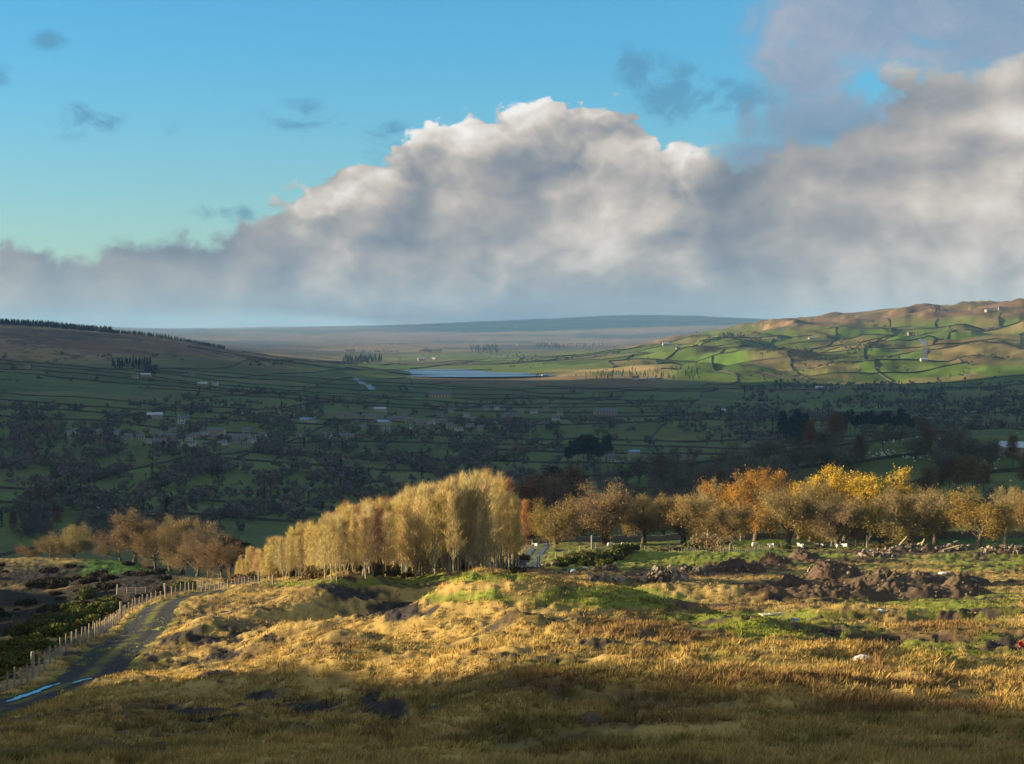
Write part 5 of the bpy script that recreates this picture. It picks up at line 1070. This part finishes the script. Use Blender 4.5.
# conifer plantations on the skyline and round the reservoir
pp, hh_ = [], []
def plantation(px0, px1, d0, d1, n, h, dfun=None):
    for k in range(n):
        px = rng.uniform(px0, px1); d = rng.uniform(d0, d1) if dfun is None else dfun(px) + rng.uniform(-60, 160); az = float(az_of(px)); pp.append((d * math.sin(az), d * math.cos(az))); hh_.append(h * rng.uniform(.75, 1.2))
plantation(-40, 112, 6300, 6900, 900, 17); plantation(100, 225, 6000, 6500, 500, 12)
pl2 = []
for px0, px1, py0, py1, n, h in [(342, 382, 358, 363.5, 130, 20), (470, 498, 346, 353, 110, 18), (536, 560, 344, 349, 70, 18), (560, 604, 344.5, 348, 70, 12), (346, 400, 350.5, 353, 50, 12), (420, 442, 351, 353, 40, 14), (112, 152, 362, 368, 90, 13), (145, 157, 371, 375, 30, 15), (930, 940, 312, 318, 16, 14), (985, 1000, 326, 332, 14, 12), (870, 905, 330, 338, 30, 11), (905, 930, 338, 345, 40, 12), (660, 700, 336, 342, 34, 11), (722, 762, 338, 346, 40, 12), (585, 620, 348, 356, 40, 10), (512, 560, 356, 364, 40, 10), (480, 520, 350, 358, 40, 10), (585, 700, 374, 380, 90, 11), (760, 800, 352, 362, 40, 12), (845, 875, 352, 360, 40, 12), (250, 300, 360, 367, 36, 10)]:
    for k in range(n):
        px, py = rng.uniform(px0, px1), rng.uniform(py0, py1); x, y, d = hit_fast(px, py, 3500.); pl2.append((x, y, h * rng.uniform(.7, 1.2), n > 60 or rng.random() < .35))
pp = np.array(pp); q = np.vstack([pp, np.array([a[:2] for a in pl2])]); hs = hh_ + [a[2] for a in pl2]; cf = [True] * len(hh_) + [a[3] for a in pl2]
forest('plantation', np.column_stack([q, land(q[:, 0], q[:, 1])]), hs, [((.014, .024, .016) if c else pal[int(rng.integers(5))]) for c in cf], cf, 'dark conifer plantations and copses on the far hills')

# ---- field walls and hedges, run by run
M_farwall = mat('far drystone', (.028, .027, .020), (.055, .050, .038), .3)  # darker than the near stone, to carry the walls' shade in the colour
def visible(x, y):
    if y < 300: return False
    px = 512 + F * x / y; return -30 < px < 1055
runs = []
us = np.arange(-16, 17); 
for v in range(7, 50):
    u = -16.
    while u < 16:
        n = int(rng.integers(2, 5)); a = np.linspace(u, u + n, n * 5 + 1); x, y = field_xy(a, np.full_like(a, v)); u += n
        runs.append((x, y))
for u in range(-16, 17):
    v = 7.
    while v < 49:
        n = int(rng.integers(1, 4)); a = np.linspace(v, v + n, n * 5 + 1); x, y = field_xy(np.full_like(a, u), a); v += n
        runs.append((x, y))
rng.shuffle(runs); nw = 0
for x, y in runs:
    m = len(x) // 2
    if not visible(x[m], y[m]): continue
    d = math.hypot(x[m], y[m])
    if d < 1250 or d > 7300 or nw >= 280 or rng.random() < .22: continue
    z = land(x[[0, m, -1]], y[[0, m, -1]]); px, py = project(x[m], y[m], z[1])
    mo = moorness(np.array([x[m]]), np.array([y[m]]), z[1:2], np.array([float(px)]), np.array([float(py)]), np.array([d]))[0]
    if mo > .6 or (380 < px < 560 and 4700 < d < 6500) or (px > 740 and 385 < py < 428): continue
    lit_ = d > 4950
    stone_wall(np.stack([x, y], 1), 3.0 if d > 4900 else 1.9, 2.4, ('sunlit dry stone wall between green pastures of the far hillside' if lit_ else 'dark dry stone wall between shaded pastures of the dale'), 'far field walls in the sun' if lit_ else 'far field walls in the shade', 'field_wall', 30., M_farwall); nw += 1
print('walls', nw)
for pts in [[(600, 487), (700, 478), (770, 470)], [(560, 503), (640, 493), (720, 489)], [(690, 466), (760, 458), (840, 446), (900, 440), (1034, 433)], [(780, 508), (862, 496), (942, 478), (1034, 470)], [(820, 470), (900, 457), (970, 452), (1034, 446)], [(860, 432.5), (940, 431.5), (1034, 431.5)], [(905, 520), (960, 507), (1034, 497)], [(730, 484), (800, 470), (850, 462)]]:
    w = np.array([place(px, py, 560.)[:2] for px, py in pts]); seg = np.r_[0, np.cumsum(np.hypot(*np.diff(w, axis=0).T))]; s = np.linspace(0, seg[-1], 24)
    stone_wall(np.stack([np.interp(s, seg, w[:, 0]), np.interp(s, seg, w[:, 1])], 1), 1.5, 1.2, 'dark wall across the shaded sheep pasture behind the oaks', 'walls of the sheep pasture', 'field_wall', 8., M_farwall)

# ---- houses
M_slate = mat('slate roof', (.050, .058, .070), (.10, .115, .135), 1.5, rough=.45, obj_var=.3, spec=.5); M_sand = mat('sandstone wall', (.22, .18, .13), (.36, .30, .22), 1.2, obj_var=.5); M_render = mat('pale rendered wall', (.38, .36, .32), (.50, .48, .43), 1.0, obj_var=.2)
M_glass = mat('window glass', (.02, .025, .03), rough=.1, spec=.6); M_tin = mat('tin roof', (.30, .36, .42), (.42, .47, .52), .8, rough=.4, obj_var=.4); M_bluetin = mat('blue sheet roof', (.10, .28, .48), (.14, .33, .52), .8, rough=.4)
def house_parts(L_, Wd, H, roof, m_wall, m_roof, chim=2, wins=3):
    P = []
    mb = MB().add([[-L_/2, -Wd/2, -1.2], [L_/2, -Wd/2, -1.2], [L_/2, Wd/2, -1.2], [-L_/2, Wd/2, -1.2], [-L_/2, -Wd/2, H], [L_/2, -Wd/2, H], [L_/2, Wd/2, H], [-L_/2, Wd/2, H], [-L_/2, 0, H + roof], [L_/2, 0, H + roof]], [[0, 1, 5, 4], [2, 3, 7, 6]], [[4, 8, 7], [5, 6, 9]]); mb.add([[-L_/2, -Wd/2, -1.2], [-L_/2, -Wd/2, H], [-L_/2, Wd/2, H], [-L_/2, Wd/2, -1.2], [L_/2, -Wd/2, -1.2], [L_/2, -Wd/2, H], [L_/2, Wd/2, H], [L_/2, Wd/2, -1.2]], [[0, 1, 2, 3], [7, 6, 5, 4]])
    P.append(('wall', mb.mesh('house_wall', m_wall), []))
    o = .35; t_ = .16; e = Wd / 2 + o; dz = roof * o / (Wd / 2); mr = MB()
    mr.add([[-L_/2-o, -e, H-dz+.03], [L_/2+o, -e, H-dz+.03], [L_/2+o, 0, H+roof+.03], [-L_/2-o, 0, H+roof+.03], [-L_/2-o, e, H-dz+.03], [L_/2+o, e, H-dz+.03], [-L_/2-o, -e, H-dz+.03+t_], [L_/2+o, -e, H-dz+.03+t_], [L_/2+o, 0, H+roof+.03+t_], [-L_/2-o, 0, H+roof+.03+t_], [-L_/2-o, e, H-dz+.03+t_], [L_/2+o, e, H-dz+.03+t_]],
           [[0, 3, 2, 1], [3, 4, 5, 2], [6, 7, 8, 9], [9, 8, 11, 10], [0, 1, 7, 6], [4, 10, 11, 5], [0, 6, 9, 3], [3, 9, 10, 4], [1, 2, 8, 7], [2, 5, 11, 8]])
    subs = [('chimney', MB().box((sx * (L_/2 - .5), 0, H + roof + .4), (.7, .9, 1.5)).box((sx * (L_/2 - .5), 0, H + roof + 1.3), (.32, .32, .4)).mesh('chimney', m_wall)) for sx in ((-1, 1) if chim == 2 else (1,))[:chim]]
    P.append(('roof', mr.mesh('house_roof', m_roof), subs))
    for k in range(wins):
        x_ = -L_/2 + L_ * (k + .5) / wins
        for zz in ((1.4, 3.9) if H > 4.5 else (1.5,)):
            for sy in (-1, 1): P.append(('window', MB().box((x_, sy * (Wd/2 + .01), zz), (.95, .10, 1.25)).mesh('house_window', M_glass), []))
    if chim: P.append(('door', MB().box((-L_/2 + L_ / wins, -Wd/2 - .01, .95), (.95, .09, 1.95)).mesh('house_door', M_timber), []))
    return P
H_kinds = {'cottage': house_parts(10, 6.5, 5.0, 2.6, M_sand, M_slate), 'white': house_parts(10, 6.5, 5.0, 2.6, M_render, M_slate), 'terrace': house_parts(26, 7, 5.2, 2.8, M_sand, M_slate, 2, 7), 'barn': house_parts(18, 9, 4.2, 2.4, M_sand, M_tin, 0, 2), 'shed': house_parts(16, 9, 3.8, 1.8, M_sand, M_bluetin, 0, 2), 'bungalow': house_parts(12, 7, 2.8, 2.0, M_render, M_slate, 1, 4)}
used = set()
def house(kind, px, py, label, group=None, rz=None, s=1.0, dmin=1400., name=None):
    x, y, d = hit_fast(px, py, dmin); z = float(land(np.array([x]), np.array([y]))[0])
    e = empty(name or {'barn': 'stone_barn', 'shed': 'farm_shed', 'terrace': 'terraced_house', 'bungalow': 'bungalow'}.get(kind, 'stone_house'), (x, y, z + .4), rng.uniform(-.5, .5) if rz is None else rz); e.scale = (s,) * 3
    for n_, me, subs in H_kinds[kind]:
        p = link(n_, me, e)
        for sn, sm in subs: link(sn, sm, p)
    tag(e, label, 'barn' if kind == 'barn' else ('shed' if kind == 'shed' else 'house'), group)
for i, (px, py) in enumerate(vil_w):
    k = ['cottage', 'white', 'cottage', 'bungalow', 'cottage', 'terrace'][i % 6]; house(k, px, py, {'cottage': 'sandstone cottage among the trees of the western village', 'white': 'pale rendered house in the western village', 'bungalow': 'low pale bungalow in the western village', 'terrace': 'long sandstone terrace in the western village'}[k], 'houses of the western village', s=.95)
for i, (px, py) in enumerate(vil_c):
    k = ['cottage', 'cottage', 'white', 'terrace', 'cottage', 'bungalow', 'cottage'][i % 7]; house(k, px, py, {'cottage': 'sandstone cottage in the shaded village below the dam', 'white': 'pale rendered house in the shaded village below the dam', 'bungalow': 'low pale bungalow in the shaded village below the dam', 'terrace': 'long sandstone terrace in the shaded village below the dam'}[k], 'houses of the village below the dam', s=.95)
house('terrace', 440, 400, 'long pale terrace standing alone above the village', s=1.6, rz=.05); house('white', 183, 425, 'big pale house standing above the western village', s=1.5); house('barn', 154, 421, 'long reddish roofed barn at the edge of the western village', s=1.2)
house('terrace', 607, 413, 'long terrace with a blue grey roof at the end of the village', s=1.3, rz=-.1); house('cottage', 597, 413, 'cottage next to the long terrace at the end of the village'); house('cottage', 711, 409, 'isolated cottage in the woods under the lit hillside'); house('barn', 720, 411, 'grey barn beside the isolated cottage in the woods')
house('cottage', 609, 462, 'stone farmhouse beside tall pines in the shaded pasture', rz=.15, dmin=700., s=1.15); house('shed', 634, 454, 'farm shed with a bright blue roof behind the stone farmhouse', rz=.3, dmin=700., s=.8); house('white', 618, 463, 'small white outhouse beside the stone farmhouse', rz=.1, dmin=700., s=.55)
house('barn', 1019, 457, 'stone barn with a pale tin roof at the edge of the sheep pasture', rz=-.6, dmin=620., s=.9)
for px, py, k, lb in [(635, 382, 'white', 'tall pale sunlit farmhouse where the shade begins'), (622, 380, 'cottage', 'small farmhouse next to the tall pale one'), (651, 382, 'barn', 'grey barn next to the tall pale farmhouse'), (146, 377, 'barn', 'bright roofed barn by the dark trees of the western hillside'), (156, 369, 'white', 'small white house above the bright roofed barn'), (135, 378, 'cottage', 'dim cottage beside the bright roofed barn'), (215, 384, 'white', 'white farmhouse on the shaded western hillside'), (203, 386, 'barn', 'dark barn beside the white farmhouse of the western hillside'), (192, 375, 'cottage', 'grey farm beside a round tree on the western hillside'), (27, 369, 'cottage', 'faint farm high on the western hillside'),
                      (914, 362, 'white', 'white sunlit house on the wooded spur of the eastern hill'), (924, 368, 'barn', 'long shed below the white house of the spur'), (948, 333, 'white', 'small white house high on the green eastern hillside'), (910, 345, 'cottage', 'farm at the bend of the lane up the eastern hill'), (800, 342, 'cottage', 'pale farm among the hummocks of the eastern hill'), (812, 341, 'barn', 'barn beside the pale farm of the hummocks'), (778, 343, 'cottage', 'westernmost farm among the hummocks'), (690, 341, 'white', 'bright farmhouse at the foot of the eastern skyline'), (643, 347, 'barn', 'long sunlit barn with a pale roof above the green spur'), (666, 347, 'barn', 'second long pale barn above the green spur'), (678, 354, 'cottage', 'lone cottage on the crest of the green spur'), (610, 355, 'cottage', 'farm standing against the sky of the green spur'),
                      (434, 360, 'white', 'white farm by the trees beyond the reservoir'), (421, 361, 'barn', 'grey barn beside the white farm beyond the reservoir'), (469, 355, 'cottage', 'tiny farm on the far shore of the reservoir'), (517, 346, 'cottage', 'tiny farm below the moor beyond the reservoir'), (545, 377, 'shed', 'small blue roofed building at the end of the dam'), (988, 316, 'barn', 'stone barn near the top of the eastern hill'), (1000, 315, 'cottage', 'stone cottage near the top of the eastern hill'), (752, 416, 'bungalow', 'white bungalow in the wooded dale under the spur'), (820, 392, 'barn', 'pale shed in the woods under the eastern hill'), (968, 378, 'cottage', 'cottage at the edge of the woods under the eastern hill'), (380, 412, 'barn', 'long grey barn above the village below the dam'), (306, 424, 'shed', 'bright blue roofed shed west of the village below the dam'), (384, 428, 'shed', 'bright blue roofed shed inside the village below the dam')]:
    house(k, px, py, lb, s=1.1 if py > 365 else 1.35, dmin=1400.)
# lanes catching the light far off
def lane(pts, w_, label, dmin=1400.):
    q = np.array([hit_fast(px, py, dmin)[:2] for px, py in pts]); seg = np.r_[0, np.cumsum(np.hypot(*np.diff(q, axis=0).T))]; s = np.linspace(0, seg[-1], 40); l = np.stack([np.interp(s, seg, q[:, 0]), np.interp(s, seg, q[:, 1])], 1)
    ribbon('lane', l, w_, M_lane, 3, .8, 0, label)
lane([(355, 382), (362, 385), (369, 389), (373, 392)], 7., 'wet lane dropping down the shaded western side'); lane([(908, 344), (918, 346), (925, 350), (927, 356), (924, 361)], 6., 'lane winding up the eastern hill')

# ------------------------------------------------------------------ camera and picture
cd = bpy.data.cameras.new('camera'); cam = bpy.data.objects.new('camera', cd); COL.objects.link(cam)
cd.sensor_width = 36.; cd.lens = 36. * F / 1024.; cd.clip_start = .5; cd.clip_end = 200000.
cam.location = (0, 0, 0); cam.rotation_euler = (R(90) - PITCH, 0, 0); sc.camera = cam
sc.view_settings.view_transform = 'Standard'; sc.view_settings.look = 'None'; sc.view_settings.gamma = 1.0; sc.view_settings.exposure = 1.8
sc.cycles.use_denoising = True; sc.cycles.max_bounces = 5; sc.cycles.diffuse_bounces = 2; sc.cycles.glossy_bounces = 2; sc.cycles.volume_bounces = 0; sc.cycles.transparent_max_bounces = 6
sc.cycles.use_adaptive_sampling = True; sc.cycles.adaptive_threshold = .01
